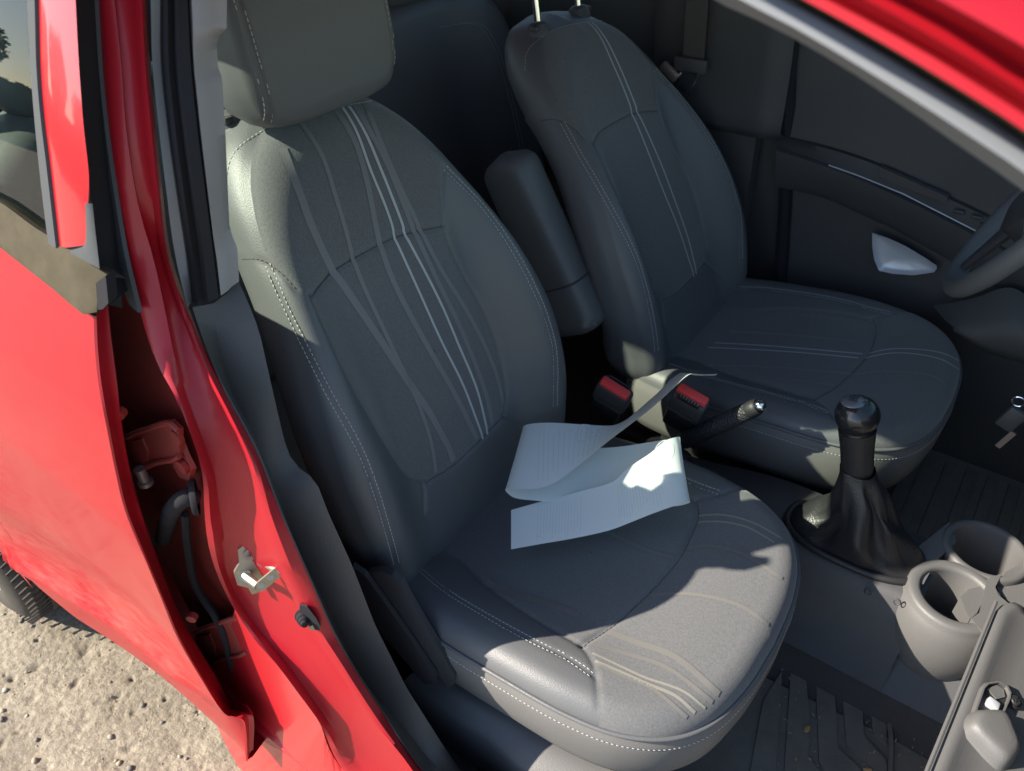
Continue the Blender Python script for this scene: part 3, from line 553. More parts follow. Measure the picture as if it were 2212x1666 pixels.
# ================================================================== SEATS
Y0 = -.335
cxf = cubic([.40, .50, .60, .69, .80, .90, .95, 1.02, 1.08, 1.12, 1.2], [-.085, -.113, -.144, -.172, -.205, -.237, -.254, -.285, -.325, -.36, -.44])
Bz = cubic([.40, .48, .55, .65, .75, .87, .95, 1.0, 1.05, 1.2], [.0, .008, .035, .058, .064, .052, .03, .012, 0, 0])
Wz = [(.455, .0), (.455, .12), (.46, .19), (.50, .222), (.56, .232), (.65, .242), (.75, .240), (.84, .222), (.91, .20), (.97, .180), (1.03, .155), (1.075, .12), (1.10, .075), (1.112, .0)]
half = smooth([(w, z) for z, w in Wz], 260)
back_out = resample(np.vstack([half, half[::-1][1:-1]*[-1, 1], half[:1]]), 481)[:-1]
def back_h(a, b): return cxf(b)+Bz(b)*sstep(.115, .205, np.abs(a))+.006*np.exp(-(a/.09)**2)*sstep(.62, .75, b)*(1-sstep(.9, 1.0, b))
zcf = cubic([-.30, -.15, 0, .1, .2, .3, .40, .5], [.475, .49, .508, .522, .538, .552, .552, .55])
cw = [(-.20, 0), (-.20, .15), (-.17, .21), (-.08, .238), (.0, .245), (.1, .247), (.2, .242), (.27, .226), (.32, .195), (.352, .15), (.370, .085), (.376, 0)]
ch = smooth([(x, w) for x, w in cw], 260)
cush_out = resample(np.vstack([ch, ch[::-1][1:-1]*[1, -1], ch[:1]]), 481)[:-1]
def cush_h(a, b):
    bol = sstep(.10, .21, np.abs(b))*(1-sstep(.06, .36, a))
    return zcf(a)+.028*bol-.006*np.exp(-((a-.02)/.16)**2-(b/.1)**2)
BSIDE = [(-.004, .012), (-.006, .028), (-.003, .06), (.008, .085), (.03, .10), (.07, .106), (.11, .107)]
CSIDE = [(-.004, .010), (-.006, .026), (-.004, .06), (.003, .095), (.012, .118), (.03, .128), (.07, .13)]
HSIDE = [(-.003, .01), (-.004, .03), (0, .06), (.012, .085), (.03, .10), (.06, .106)]
hout = smooth([(.0, 1.112), (.07, 1.113), (.103, 1.122), (.120, 1.155), (.124, 1.23), (.118, 1.30), (.10, 1.335), (.06, 1.352), (0, 1.356), (-.06, 1.352), (-.10, 1.335), (-.118, 1.30), (-.124, 1.23), (-.120, 1.155), (-.103, 1.122), (-.07, 1.113)], 320, True)
def head_h(a, b): return -.305-.14*(b-1.2)-.35*a*a-.5*(b-1.24)**2
def mesh_of(kind, x0, y0, lean, seams=(), nr=110):
    if kind == 'back':
        A, n, F, R, N = pillow(back_out, (0, .78), back_h, .034, BSIDE, nr, seams)
        V = np.stack([x0+lean(A[:, 1])+n, y0+A[:, 0], A[:, 1]], 1)
    elif kind == 'cush':
        A, n, F, R, N = pillow(cush_out, (.09, 0), cush_h, .030, CSIDE, nr, seams, gw=.004)
        V = np.stack([x0+A[:, 0], y0+A[:, 1], n], 1)
    else:
        A, n, F, R, N = pillow(hout, (0, 1.235), head_h, .028, HSIDE, 60, seams, gw=.003)
        V = np.stack([x0+n, y0+A[:, 0], A[:, 1]], 1)
    F = F+[tuple(range((R-1)*N, R*N))]; return V, F, A, R, N
none = lambda z: 0*z
def pix_on(bvh, pts, k=60):
    pts = smooth(pts, k) if len(pts) > 2 else resample(pts, k); out = []
    for u, v in pts:
        d = ray(u, v); d /= np.linalg.norm(d); h = bvh.ray_cast(Vector(CAM), Vector(d))
        if h[0] is not None: out.append(np.array(h[0]))
    return np.array(out)
bV, bF, *_ = mesh_of('back', 0, Y0, none, nr=60); cV, cF, *_ = mesh_of('cush', 0, Y0, none, nr=60)
bvB = BVHTree.FromPolygons(bV.tolist(), bF[:-1]); bvC = BVHTree.FromPolygons(cV.tolist(), cF[:-1])
B3, C3 = {}, {}
def lb(pts):
    p = pix_on(bvB, pts); q = np.stack([p[:, 1]-Y0, p[:, 2]], 1); B3[q.tobytes()] = np.stack([p[:, 0], p[:, 1]-Y0, p[:, 2]], 1); return q
def lc(pts):
    p = pix_on(bvC, pts); q = np.stack([p[:, 0], p[:, 1]-Y0], 1); C3[q.tobytes()] = np.stack([p[:, 0], p[:, 1]-Y0, p[:, 2]], 1); return q
mir = lambda s: s*np.array([-1, 1]); mirc = lambda s: s*np.array([1, -1])
SB = {'arc': lb([(675, 640), (715, 592), (780, 550), (860, 510), (960, 487)]),
      'ins_o': lb([(675, 640), (700, 700), (760, 830), (850, 985), (880, 1025), (925, 1040)]),
      'ins_b': lb([(925, 1040), (975, 1010), (1040, 950), (1090, 898)]),
      'ins_i': lb([(1090, 898), (1093, 840), (1060, 700), (1000, 590), (965, 510), (956, 440), (957, 365)]),
      'bol_o': lb([(578, 572), (612, 650), (700, 830), (790, 1000), (848, 1185), (858, 1225)]),
      'bol_i': lb([(962, 362), (1055, 460), (1143, 600), (1196, 740), (1200, 880)]),
      'top': lb([(492, 400), (505, 340), (560, 292), (620, 262), (700, 240), (840, 216)]),
      'low': lb([(915, 1046), (918, 1075), (917, 1110)]), 'lowi': lb([(1090, 898), (1115, 912), (1140, 927)])}
SB['side_o'] = lb([(522, 560), (560, 562), (600, 585), (640, 625)])
SCu = {'cross': lc([(1503, 1080), (1508, 1110), (1495, 1150), (1470, 1200), (1430, 1250), (1380, 1300), (1330, 1345), (1257, 1393)]),
       'ins_o': lc([(1005, 1215), (1060, 1270), (1110, 1305), (1180, 1350), (1257, 1393)]),
       'edge_o': lc([(1257, 1393), (1280, 1430), (1290, 1480), (1294, 1528)]),
       'bol_o': lc([(905, 1228), (960, 1273), (1050, 1328), (1150, 1383), (1230, 1423), (1288, 1463)])}
for k in ('ins_o', 'edge_o', 'bol_o'): SCu[k+'_m'] = mirc(SCu[k])
STB = [('light', .0042, [(738, 227), (770, 285), (800, 367), (830, 440), (847, 488), (854, 517), (863, 538), (902, 624), (952, 735), (1000, 832), (1030, 910), (1044, 948)]),
       ('light', .0046, [(754, 228), (790, 290), (820, 360), (848, 430), (870, 488), (876, 508), (887, 530), (920, 592), (954, 660), (990, 745), (1030, 842), (1054, 938)]),
       ('dim', .011, [(610, 320), (647, 417), (673, 488), (719, 585), (744, 620), (812, 721), (884, 828), (930, 895), (952, 936), (970, 970), (979, 998)]),
       ('dim', .0065, [(647, 260), (694, 333), (727, 433), (744, 488), (762, 556), (780, 606), (848, 753), (892, 846), (920, 918), (934, 970), (941, 1022)]),
       ('dim', .009, [(724, 233), (767, 307), (794, 400), (812, 490), (822, 530), (840, 585), (867, 645), (927, 755), (984, 855), (1030, 948)]),
       ('dim', .009, [(767, 227), (834, 350), (885, 475), (900, 510), (934, 585), (1000, 722), (1050, 855), (1064, 918)]),
       ('dim', .008, [(787, 220), (850, 373), (900, 480), (912, 505), (950, 578), (1017, 688), (1067, 795), (1087, 870)])]
STC = [('light', .0035, [(1279, 1411), (1330, 1435), (1393, 1464), (1476, 1494), (1523, 1530)]), ('light', .0045, [(1285, 1428), (1340, 1452), (1403, 1480), (1459, 1504), (1501, 1540)]),
       ('dim', .005, [(1290, 1435), (1350, 1462), (1409, 1488), (1484, 1550)]), ('dim', .006, [(1278, 1392), (1350, 1412), (1443, 1444), (1539, 1517)]), ('dim', .009, [(1309, 1364), (1380, 1390), (1459, 1420), (1553, 1500)]),
       ('light', .0035, [(1509, 1114), (1563, 1113), (1627, 1130), (1690, 1165)]), ('light', .0035, [(1507, 1128), (1560, 1128), (1615, 1140), (1672, 1172)]),
       ('dim', .012, [(1028, 1247), (1080, 1272), (1140, 1292), (1195, 1308), (1250, 1330)]), ('dim', .006, [(1310, 1150), (1350, 1168), (1400, 1190), (1455, 1205)]), ('dim', .006, [(1480, 1185), (1530, 1180), (1600, 1195), (1690, 1250)]), ('dim', .006, [(1400, 1285), (1500, 1285), (1600, 1310), (1660, 1350)])]
STBl = [(k, w, lb(p)) for k, w, p in STB]; STCl = [(k, w, lc(p)) for k, w, p in STC]
cloth_back = np.vstack([SB['ins_b'][::-1], SB['ins_o'][::-1], SB['side_o'][::-1], [(-.30, SB['side_o'][0][1]), (-.30, SB['top'][0][1])], SB['top'], SB['ins_i'][::-1]])
ar = SCu['cross']
cloth_cush = np.vstack([[(-.2, .12), (-.2, -.12)], SCu['ins_o'], SCu['edge_o'], [(.3, -.30), (.5, -.3), (.5, .3), (.3, .3)], SCu['edge_o_m'][::-1], SCu['ins_o_m'][::-1]])
def ribbon(mb, P, Nn, w, off=.0007, mi=0):
    P = np.asarray(P); Nn = np.asarray(Nn); T = np.gradient(P, axis=0); T /= np.linalg.norm(T, axis=1)[:, None]+1e-9
    S = np.cross(Nn, T); S /= np.linalg.norm(S, axis=1)[:, None]+1e-9; k = len(P); Q = P+Nn*off
    mb.add(np.concatenate([Q-S*w/2, Q+S*w/2]), grid_faces(2, k), mi)
def dashes(mb, P, Nn, ln=.0042, gap=.0022, r=.0006, side=0.0, lift=.001):
    P = np.asarray(P); L = np.concatenate([[0], np.cumsum(np.linalg.norm(np.diff(P, axis=0), axis=1))]); n = int(L[-1]/(ln+gap))
    for i in range(n):
        s0 = i*(ln+gap); ss = np.array([s0, s0+ln]); p = np.stack([np.interp(ss, L, P[:, k]) for k in range(3)], 1); nn = np.stack([np.interp(ss, L, Nn[:, k]) for k in range(3)], 1)[0]; nn /= np.linalg.norm(nn)+1e-9
        t = p[1]-p[0]; t /= np.linalg.norm(t)+1e-9; sd = np.cross(nn, t)*side; a = np.cross(nn, t)*r; b = nn*r; q0, q1 = p[0]+sd+nn*lift, p[1]+sd+nn*lift
        mb.add([q0-a, q0+b, q0+a, q1-a, q1+b, q1+a, q0-b, q1-b], [(0, 1, 4, 3), (1, 2, 5, 4), (0, 6, 2, 1), (3, 4, 5, 7)])
DRS = [('light', .0035, [(1545, 741), (1650, 747), (1750, 755), (1862, 765)]), ('light', .0035, [(1530, 751), (1650, 757), (1750, 764), (1855, 774)]), ('light', .003, [(1876, 764), (1920, 755), (1980, 755), (2040, 765), (2085, 788)]), ('light', .003, [(1868, 774), (1920, 764), (1975, 765), (2035, 778), (2078, 803)]), ('dim', .007, [(1575, 716), (1700, 724), (1850, 738)]), ('dim', .007, [(1510, 790), (1650, 793), (1840, 808)]), ('dim', .006, [(1490, 803), (1620, 812), (1800, 832)]), ('dim', .006, [(1850, 808), (1920, 803), (2020, 815), (2050, 838)])]
def make_seat(name, label, x0, y0, lean, cx0, headup=0.0, zs=1.0):
    seat = empty(name, label, 'car seat', (x0, y0, .2), 'front seats')
    sb = [(s, .0032 if 'bol' not in k else .0016) for k, s in SB.items()]; sc = [(s, .003 if 'bol' not in k and 'edge' not in k else .0016) for k, s in SCu.items()]
    # backrest
    V, F, A, R, N = mesh_of('back', x0, y0, lean, sb); V[:, 2] = .46+(V[:, 2]-.46)*zs; nq = len(F); cen = A[:(R-1)*N].reshape(R-1, N, 2)
    idx = np.zeros(nq, int); ins = inside(cloth_back, A.reshape(R, N, 2)[:-1]); idx[:(R-1)*N] = ins.reshape(-1).astype(int); idx[(110-1)*N:] = 0
    bk = build('backrest', V, F, ['leather', 'cloth'], seat, idx=idx, sharp=None); bv = BVHTree.FromPolygons(V.tolist(), F[:-1])
    def snap(b_, P):
        out, Nn = [], []
        for p in P:
            h = b_.find_nearest(Vector(p)); nv = np.array(h[1]); out.append(np.array(h[0])); Nn.append(nv if nv @ (CAM-out[-1]) > 0 else -nv)
        return np.array(out), np.array(Nn)
    def L3(s, n=90):
        q = resample(B3[s.tobytes()], n); z = q[:, 2]; return snap(bv, np.stack([x0+lean(z)+q[:, 0], y0+q[:, 1], .46+(z-.46)*zs], 1))
    for kind, w, s in STBl:
        if headup and kind == 'dim': continue
        P, Nn = L3(s); mb = MB(); ribbon(mb, P, Nn, w); mb.done('fabric_stripe', 'stripe_light' if kind == 'light' else 'stripe_dim', bk, recalc=False, sharp=None)
    mb = MB()
    for key, sides in (('bol_o', (-.004, .004)), ('bol_i', (-.004, .004)), ('top', (.004,))):
        P, Nn = L3(SB[key], 80)
        for s in sides: dashes(mb, P, Nn, side=s)
    tag(mb.done('stitching', 'thread', bk, recalc=False, sharp=None), kind='stuff')
    mb = MB()
    for key in ('arc', 'ins_b', 'side_o'):
        P, Nn = L3(SB[key], 80); dashes(mb, P, Nn, .006, .001, .0007, lift=.0)
    tag(mb.done('seam_thread', 'thread_dark', bk, recalc=False, sharp=None), kind='stuff')
    # cushion
    V, F, A, R, N = mesh_of('cush', cx0, y0, none, sc); nq = len(F)
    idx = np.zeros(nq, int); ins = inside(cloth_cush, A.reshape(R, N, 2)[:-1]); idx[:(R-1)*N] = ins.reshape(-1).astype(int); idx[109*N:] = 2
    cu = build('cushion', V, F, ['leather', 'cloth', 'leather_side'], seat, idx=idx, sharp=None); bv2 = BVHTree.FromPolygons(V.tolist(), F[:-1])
    def L4(s, n=70):
        m_ = 1 if s.tobytes() in C3 else -1; q = resample(C3[s.tobytes()] if m_ == 1 else C3[mirc(s).tobytes()], n); return snap(bv2, np.stack([cx0+q[:, 0], y0+m_*q[:, 1], q[:, 2]], 1))
    if headup:
        for kind, w, pts in DRS:
            P = pix_on(bv2, pts, 50); P, Nn = snap(bv2, P); mb = MB(); ribbon(mb, P, Nn, w); mb.done('fabric_stripe', 'stripe_light' if kind == 'light' else 'stripe_dim', cu, recalc=False, sharp=None)
    for kind, w, s in ([] if headup else STCl):
        P, Nn = L4(s)
        if len(P) < 5: continue
        mb = MB(); ribbon(mb, P, Nn, w); mb.done('fabric_stripe', 'stripe_cushion_light' if kind == 'light' else 'stripe_cushion', cu, recalc=False, sharp=None)
    mb = MB()
    for key in ('bol_o', 'bol_o_m'):
        P, Nn = L4(SCu[key], 80)
        for s in (-.004, .004): dashes(mb, P, Nn, side=s)
    Vg = V.reshape(-1, 3)[:R*N].reshape(R, N, 3); rim = Vg[110]; dr = np.stack([np.cos(np.linspace(0, 2*pi, N)), 0*rim[:, 0], 0*rim[:, 0]], 1)
    outn = rim-np.array([cx0+.09, y0, 0]); outn[:, 2] = 0; outn /= np.linalg.norm(outn, axis=1)[:, None]
    fr = np.roll(np.arange(N), 0); sel = [i for i in range(N) if rim[i][0] > cx0-.05]; sel = sorted(sel, key=lambda i: math.atan2(rim[i][1]-y0, rim[i][0]-cx0-.05))
    dashes(mb, rim[sel]+np.array([0, 0, -.007]), outn[sel], lift=.0012)
    tag(mb.done('stitching', 'thread', cu, recalc=False, sharp=None), kind='stuff')
    mb = MB(); P, Nn = L4(SCu['cross'], 80); dashes(mb, P, Nn, .006, .001, .0008, lift=0)
    tag(mb.done('seam_thread', 'thread_dark', cu, recalc=False, sharp=None), kind='stuff')
    pr = Vg[109][sel]+outn[sel]*.0015+np.array([0, 0, .002]); MB().tube(resample(pr, 160), .0032, 8).done('piping', 'leather', cu, sharp=None)
    # headrest with posts and sleeves
    sh = float(lean(np.array([1.2]))[0]) if lean is not none else 0.0
    hs = [(np.array([(s*.106, 1.13), (s*.109, 1.2), (s*.108, 1.28), (s*.095, 1.33)]), .003) for s in (-1, 1)]
    V, F, A, R, N = mesh_of('head', x0+sh, y0, none, hs); V[:, 2] += headup; V[:, 0] -= headup*.3
    hr = build('headrest', V, F, 'leather', seat, sharp=None); bv3 = BVHTree.FromPolygons(V.tolist(), F[:-1]); mb = MB()
    for s, _ in hs:
        P, Nn = [], []
        for w, z in resample(s, 40):
            h = bv3.ray_cast(Vector((1.2, y0+w, z+headup)), Vector((-1, 0, 0)))
            if h[0] is not None: P.append(np.array(h[0])); Nn.append(np.array(h[1])*(1 if h[1].x > 0 else -1))
        for sd in (-.0045, .0045): dashes(mb, np.array(P), np.array(Nn), side=sd, ln=.005, gap=.002)
    tag(mb.done('stitching', 'thread', hr, recalc=False, sharp=None), kind='stuff')
    for s in (-.07, .07):
        xb = -.425 if headup == 0 else -.405; p0 = np.array([xb, y0+s, 1.0]); p1 = np.array([xb-.02-.2*headup, y0+s, 1.16+headup])
        MB().tube([p0, p1], .0065, 14).done('post', 'chrome', hr)
        zt = 1.098 if headup == 0 else 1.068; c_ = p0+(p1-p0)*((zt-p0[2])/(p1[2]-p0[2])); ax = (p1-p0)/np.linalg.norm(p1-p0)
        mb = MB().lathe([(.0, .016), (.012, .016), (.017, .012), (.019, .004), (.021, .0), (.021, -.02)], c_, ax, 20, ex=(1, 1.25)); mb.box(c_+ax*.008+np.array([.006, (-.02 if s < 0 else .02), 0]), (.016, .014, .010), bev=.003)
        mb.done('post_sleeve', 'plastic_dark', seat)
    mb = MB(); mb.box((cx0+.08, y0, .36), (.36, .40, .07), bev=.01); mb.done('seat_base', 'plastic_black', seat)
    for s in (-1, 1): MB().box((cx0+.05, y0+s*.19, .27), (.5, .035, .10), bev=.005).done('seat_runner', 'plastic_black', seat)
    return seat, bk, cu, hr
pseat, pback, pcush, phead = make_seat('bucket_seat', 'grey front passenger seat with printed papers lying on its cushion', 0, Y0, none, 0)
dseat, dback, dcush, dhead = make_seat('bucket_seat', 'grey driver seat with a folded-up armrest and raised headrest', 0, .335, lambda z: .055-.15*(z-.6), .078, headup=.13, zs=.945)
# recliner covers and height trim on the passenger seat's door side
mb = MB().prism([at(*c6(*q), 'y', -.602) for q in [(985, 345), (1060, 395), (1180, 560), (1350, 800), (1520, 1050), (1528, 1085), (1500, 1103), (1445, 1100), (1330, 960), (1180, 790), (1050, 560)]], (-.004, .008, 0)); mb.done('side_cover', 'plastic_dark', pseat, sharp=30)
mb = MB().prism([at(*c6(*q), 'y', -.592) for q in [(1075, 385), (1165, 372), (1240, 398), (1300, 450), (1345, 540), (1430, 690), (1560, 900), (1648, 1055), (1645, 1100), (1605, 1135), (1545, 1060), (1300, 700)]], (-.004, .010, 0)); mb.done('side_cover', 'plastic_dark', pseat, sharp=30)
# driver's armrest, folded up against the backrest
p0, p1 = at(1116, 318, 'y', .088), at(1290, 715, 'y', .082); ax = (p1-p0)/np.linalg.norm(p1-p0); fw = np.cross(ax, [0, 1, 0]); fw /= np.linalg.norm(fw)
if fw[0] < 0: fw = -fw
sec = []
M_ = 24
for i in range(31):
    t = i/30; c_ = p0+(p1-p0)*t; e_ = min(1, sqrt(max(0, 1-(1-min(t, 1-t)/.09)**2)) if min(t, 1-t) < .09 else 1); wy, wx = .040*max(e_, .12), (.052+.012*t)*max(e_, .12)
    for j in range(M_):
        a_ = 2*pi*j/M_; ca, sa = cos(a_), sin(a_); sec.append(c_+np.array([0, 1, 0])*wy*np.sign(ca)*abs(ca)**.55+fw*(wx*np.sign(sa)*abs(sa)**.55-.034))
V = sec; F = grid_faces(31, M_, True)+[tuple(range(M_)), tuple(range(30*M_, 31*M_))]
arm = build('armrest', V, F, 'leather', dseat, sharp=None)
cq = p0+(p1-p0)*.70; MB().tube([cq+np.array([0, 1, 0])*.0405*np.sign(cos(a))*abs(cos(a))**.55+fw*(.0608*np.sign(sin(a))*abs(sin(a))**.55-.034) for a in np.linspace(0, 2*pi, 40, endpoint=False)], .0022, 6, closed=True).done('hinge_seam', 'thread_dark', arm)
mb = MB(); dl = [p0+(p1-p0)*t+np.array([0, -.022, 0])+fw*(.009+.012*t) for t in np.linspace(.08, .95, 30)]; dashes(mb, np.array(dl), np.tile([.5, -.5, .4], (30, 1)), lift=.004); tag(mb.done('stitching', 'thread', arm, recalc=False), kind='stuff')
# rear bench
rb = empty('rear_bench_seat', 'dark rear bench seat behind the two front seats', 'car seat', (-.8, 0, .2))
ro = smooth([(0, .52), (.60, .52), (.655, .60), (.66, .8), (.63, .99), (.55, 1.05), (.2, 1.06), (0, 1.03), (-.2, 1.06), (-.55, 1.05), (-.63, .99), (-.66, .8), (-.655, .60), (-.60, .52)], 300, True)
A, n, F, R, N = pillow(ro, (0, .77), lambda a, b: -.67-.28*(b-.6)+.03*sstep(.4, .56, np.abs(a))-.015*np.exp(-(a/.05)**2), .05, [(-.004, .02), (0, .06), (.03, .10), (.08, .11)], 50)
rbk = build('backrest', np.stack([n, A[:, 0], A[:, 1]], 1), F, 'leather', rb, sharp=None)
bv4 = BVHTree.FromPolygons(np.stack([n, A[:, 0], A[:, 1]], 1).tolist(), F); mb = MB()
for off in (.535, .547):
    P, Nn = [], []
    for w, z in smooth([(.40, 1.0), (off-.03, .985), (off, .94), (off+.012, .85), (off+.01, .7), (off, .6)], 50):
        h = bv4.ray_cast(Vector((1, w, z)), Vector((-1, 0, 0)))
        if h[0] is not None: P.append(np.array(h[0])); Nn.append(np.array(h[1])*(1 if h[1].x > 0 else -1))
    dashes(mb, np.array(P), np.array(Nn))
tag(mb.done('stitching', 'thread', rbk, recalc=False), kind='stuff')
co = smooth([(-.75, -.62), (-.75, .62), (-.5, .645), (-.36, .62), (-.33, .3), (-.33, -.3), (-.36, -.62), (-.5, -.645)], 200, True)
A, n, F, R, N = pillow(co, (-.56, 0), lambda a, b: .50+.1*(a+.8), .05, [(-.004, .02), (0, .06), (.02, .12), (.06, .14)], 40)
build('cushion', np.stack([A[:, 0], A[:, 1], n], 1), F, 'leather', rb, sharp=None)
# rear headrest seen through the door glass
for yy in (-.40, .40):
    V, F, *_ = mesh_of('head', -.50, yy, none); V[:, 2] = 1.05+(V[:, 2]-1.112)*.8; V[:, 0] += .0; build('headrest', V, F, 'leather', rb, sharp=None)

# ================================================================== BELTS AND BUCKLES
def buckle(label, u0, v0, u1, v1, y0_, y1_, slot):
    b = empty('seat_belt_buckle', label, 'buckle', group='seat belt buckles between the front seats'); p, q = at(u0, v0, 'y', y0_), at(u1, v1, 'y', y1_); ax = (p-q)/np.linalg.norm(p-q)
    xv = np.array([1, 0, 0])-ax*ax[0]; xv /= np.linalg.norm(xv); yv = np.cross(ax, xv); R = np.stack([xv, yv, ax], 1)
    MB().box(p-ax*.030, (.066, .031, .058), R, bev=.008).done('housing', 'plastic_dark', b); MB().box(p-ax*.085, (.056, .024, .055), R, bev=.006).done('stalk', 'plastic_black', b)
    mb = MB(); mb.tube([p-ax*.0455+xv*.0333*s+yv*.0158*t for s, t in ((-.9, -1), (.9, -1), (1, -.8), (1, .8), (.9, 1), (-.9, 1), (-1, .8), (-1, -.8))], .0008, 6, closed=True); mb.done('housing_seam', 'plastic_black', b)
    bt_ = MB(); yb = .004 if slot else -.003; bt_.box(p+yv*(-.0035 if slot < 0 else .0035), (.058, .020, .012), R, bev=.005); bt_.done('release_button', 'buckle_red', b)
    mb = MB(); ys = (.0125 if slot < 0 else -.0125); mb.box(p+yv*ys-ax*.001, (.042, .004, .006), R)
    mb.done('tongue_slot', 'plastic_black', b)
    if slot > 0:
        for k in range(7): MB().box(p+yv*ys*.82+xv*(-.016+.0054*k)+ax*.002, (.0018, .006, .006), R).done('slot_rib', 'steel_dull', b)
buckle('black buckle with a red button standing beside the passenger seat', 1331, 836, 1283, 945, -.045, .005, -1)
buckle('black buckle with a red button and ribbed slot leaning toward the handbrake', 1494, 857, 1448, 945, .0, .045, 1)
bl = empty('seat_belt', 'dark seat belt hanging beside the driver seat shoulder', 'seat belt')
w0, w1 = at(1510, -60, 'y', .585), at(1497, 135, 'y', .585); mb = MB(); mb.prism([w0+[-.024, 0, 0], w0+[.024, 0, 0], w1+[.024, 0, 0], w1+[-.024, 0, 0]], (0, .0015, 0)); mb.done('webbing', 'belt_web', bl)
w2 = at(1490, 165, 'y', .58); mb = MB(); mb.box(at(1492, 140, 'y', .58), (.075, .016, .03), bev=.006); mb.done('tongue_grip', 'plastic_dark', bl)
mb = MB(); mb.prism([at(u, v, 'y', .575) for u, v in [(1470, 150), (1495, 160), (1500, 175), (1490, 205), (1462, 188)]], (0, .003, 0)); mb.tube([at(1510, 157, 'y', .57), at(1497, 186, 'y', .57)], .0025, 8); mb.done('tongue', 'chrome', bl)
MB().box(at(1446, 155, 'y', .57), (.045, .012, .022), np.array(Matrix.Rotation(.6, 3, 'Y')), bev=.004).done('anchor_clip', 'steel_dull', bl)

# ================================================================== FAR SIDE INTERIOR
def prow(pts, y): return np.array([at(u, v, 'y', y) for u, v in pts])
e1 = [(1681, 290), (1795, 317), (1901, 353), (2051, 423), (2135, 463), (2330, 565)]; e2 = [(1681, 317), (1808, 360), (1951, 420), (2108, 500), (2320, 612)]; e3 = [(1681, 405), (1770, 425), (1870, 468), (1960, 512), (2100, 592), (2300, 700)]; e4 = [(1681, 600), (1800, 612), (1900, 622), (2000, 650), (2100, 690), (2300, 780)]
q1, q2, q3, q4 = prow(e1, .652), prow(e2, .636), prow(e3, .642), prow(e4, .655)
def hi(r, z, y): s = r.copy(); s[:, 2] = z; s[:, 1] = y; return s
z1 = zpar(q1, 50); z2 = zpar(q2, 50); z3 = zpar(q3, 50); z4 = zpar(q4, 50)
dp = build('driver_door_panel', np.concatenate([hi(z1, 1.09, .69), hi(z1, 1.0, .672), hi(z1, .97, .665), blend(hi(z1, .97, .665), z1, .4)+np.array([0, .008, 0]), z1]), grid_faces(5, 50), 'plastic_dark', car, sharp=40)
build('door_strip', np.concatenate([z1+np.array([0, -.002, 0]), z1+np.array([0, -.008, -.003]), blend(z1, z2, .6)+np.array([0, -.004, 0]), z2+np.array([0, -.004, 0]), z2+np.array([0, .01, -.004])]), grid_faces(5, 50), 'plastic_black', dp, sharp=40)
build('door_armrest', np.concatenate([z2+np.array([0, 0, -.001]), z2+np.array([0, -.012, -.004]), blend(z2, z3, .75)+np.array([0, -.014, 0]), z3, z3+np.array([0, .03, -.004]), z4+np.array([0, .012, 0]), hi(z4, .28, .66)]), grid_faces(7, 50), 'plastic_dark', dp, sharp=40)
mb = MB(); mb.tube(prow([(1790, 357), (1850, 378), (1951, 419), (2108, 499)], .630), .0013, 6); mb.done('strip_edge', 'silver_plastic', dp)
MB().prism(prow([(1905, 356), (2052, 421), (2046, 433), (1980, 408), (1906, 378)], .64), (0, -.014, 0)).done('inner_door_handle', 'pillar_low', dp, sharp=30)
sil = prow([(1884, 503), (1915, 513), (1955, 531), (2000, 558), (2026, 576), (2020, 588), (1975, 595), (1930, 592), (1898, 585), (1888, 560), (1884, 530)], .636)
ctr_ = sil.mean(0); R_ = np.concatenate([resample(np.vstack([sil, sil[:1]]), 41)[:-1], blend(resample(np.vstack([sil, sil[:1]]), 41)[:-1], ctr_, .06)+np.array([0, .004, 0]), blend(resample(np.vstack([sil, sil[:1]]), 41)[:-1], ctr_, .25)+np.array([0, .010, 0]), blend(resample(np.vstack([sil, sil[:1]]), 41)[:-1], ctr_, .9)+np.array([0, .012, 0])])
build('door_pull_cup', R_, grid_faces(4, 40, True)+[tuple(range(120, 160))], 'silver_plastic', dp, sharp=60)
for u, v in ((2072, 458), (2110, 470), (2128, 488)): MB().box(at(u, v, 'y', .632), (.020, .008, .008), bev=.002).done('door_switch_button', 'plastic_dark', dp)
# far centre pillar covers
cu_ = []
for z, y in ((1.35, .575), (1.1, .60), (.95, .615), (.86, .615), (.835, .612), (.815, .62), (.81, .64)):
    for x in (-.36, -.32, -.20, -.105, -.08, -.05): cu_.append((x+.10*(1.0-z)*.35, y+(.02 if x in (-.36, -.05) else 0), z))
build('far_upper_pillar_cover', cu_, grid_faces(7, 6), 'plastic_dark', car, sharp=60)
cl_ = []
for z, y in ((.83, .645), (.7, .64), (.5, .635), (.35, .63), (.25, .62)):
    for x in (-.36, -.32, -.18, -.12, -.105, -.10): cl_.append((x+.10*(1.0-z)*.35+.03*max(0, .6-z), y+(.02 if x in (-.36, -.10) else 0), z))
build('far_lower_pillar_cover', cl_, grid_faces(5, 6), 'plastic_dark', car, sharp=60)
mb = MB(); mb.tube([(-.085, .655, 1.2), (-.06, .66, .95), (-.035, .665, .8), (-.01, .665, .65), (.02, .66, .45), (.06, .655, .32)], .016, 8); mb.done('far_door_seal', 'rubber', car)
panel('far_rear_door_card', [(-.36, .672, .25), (-.36, .672, 1.08), (-1.4, .672, 1.14), (-1.4, .672, .25)], 'plastic_dark', 0)
kp = np.concatenate([zpar(np.array([at(u, v, 'y', y) for u, v in l]), 24) for l, y in (([(2015, 660), (2100, 645), (2186, 622), (2260, 680)], .60), ([(2040, 690), (2120, 690), (2212, 690), (2280, 720)], .55), ([(2060, 708), (2130, 745), (2212, 768), (2290, 790)], .52), ([(2060, 720), (2130, 760), (2212, 785), (2290, 810)], .56))])
build('knee_panel', kp, grid_faces(4, 24), 'pillar_low', car, sharp=None)
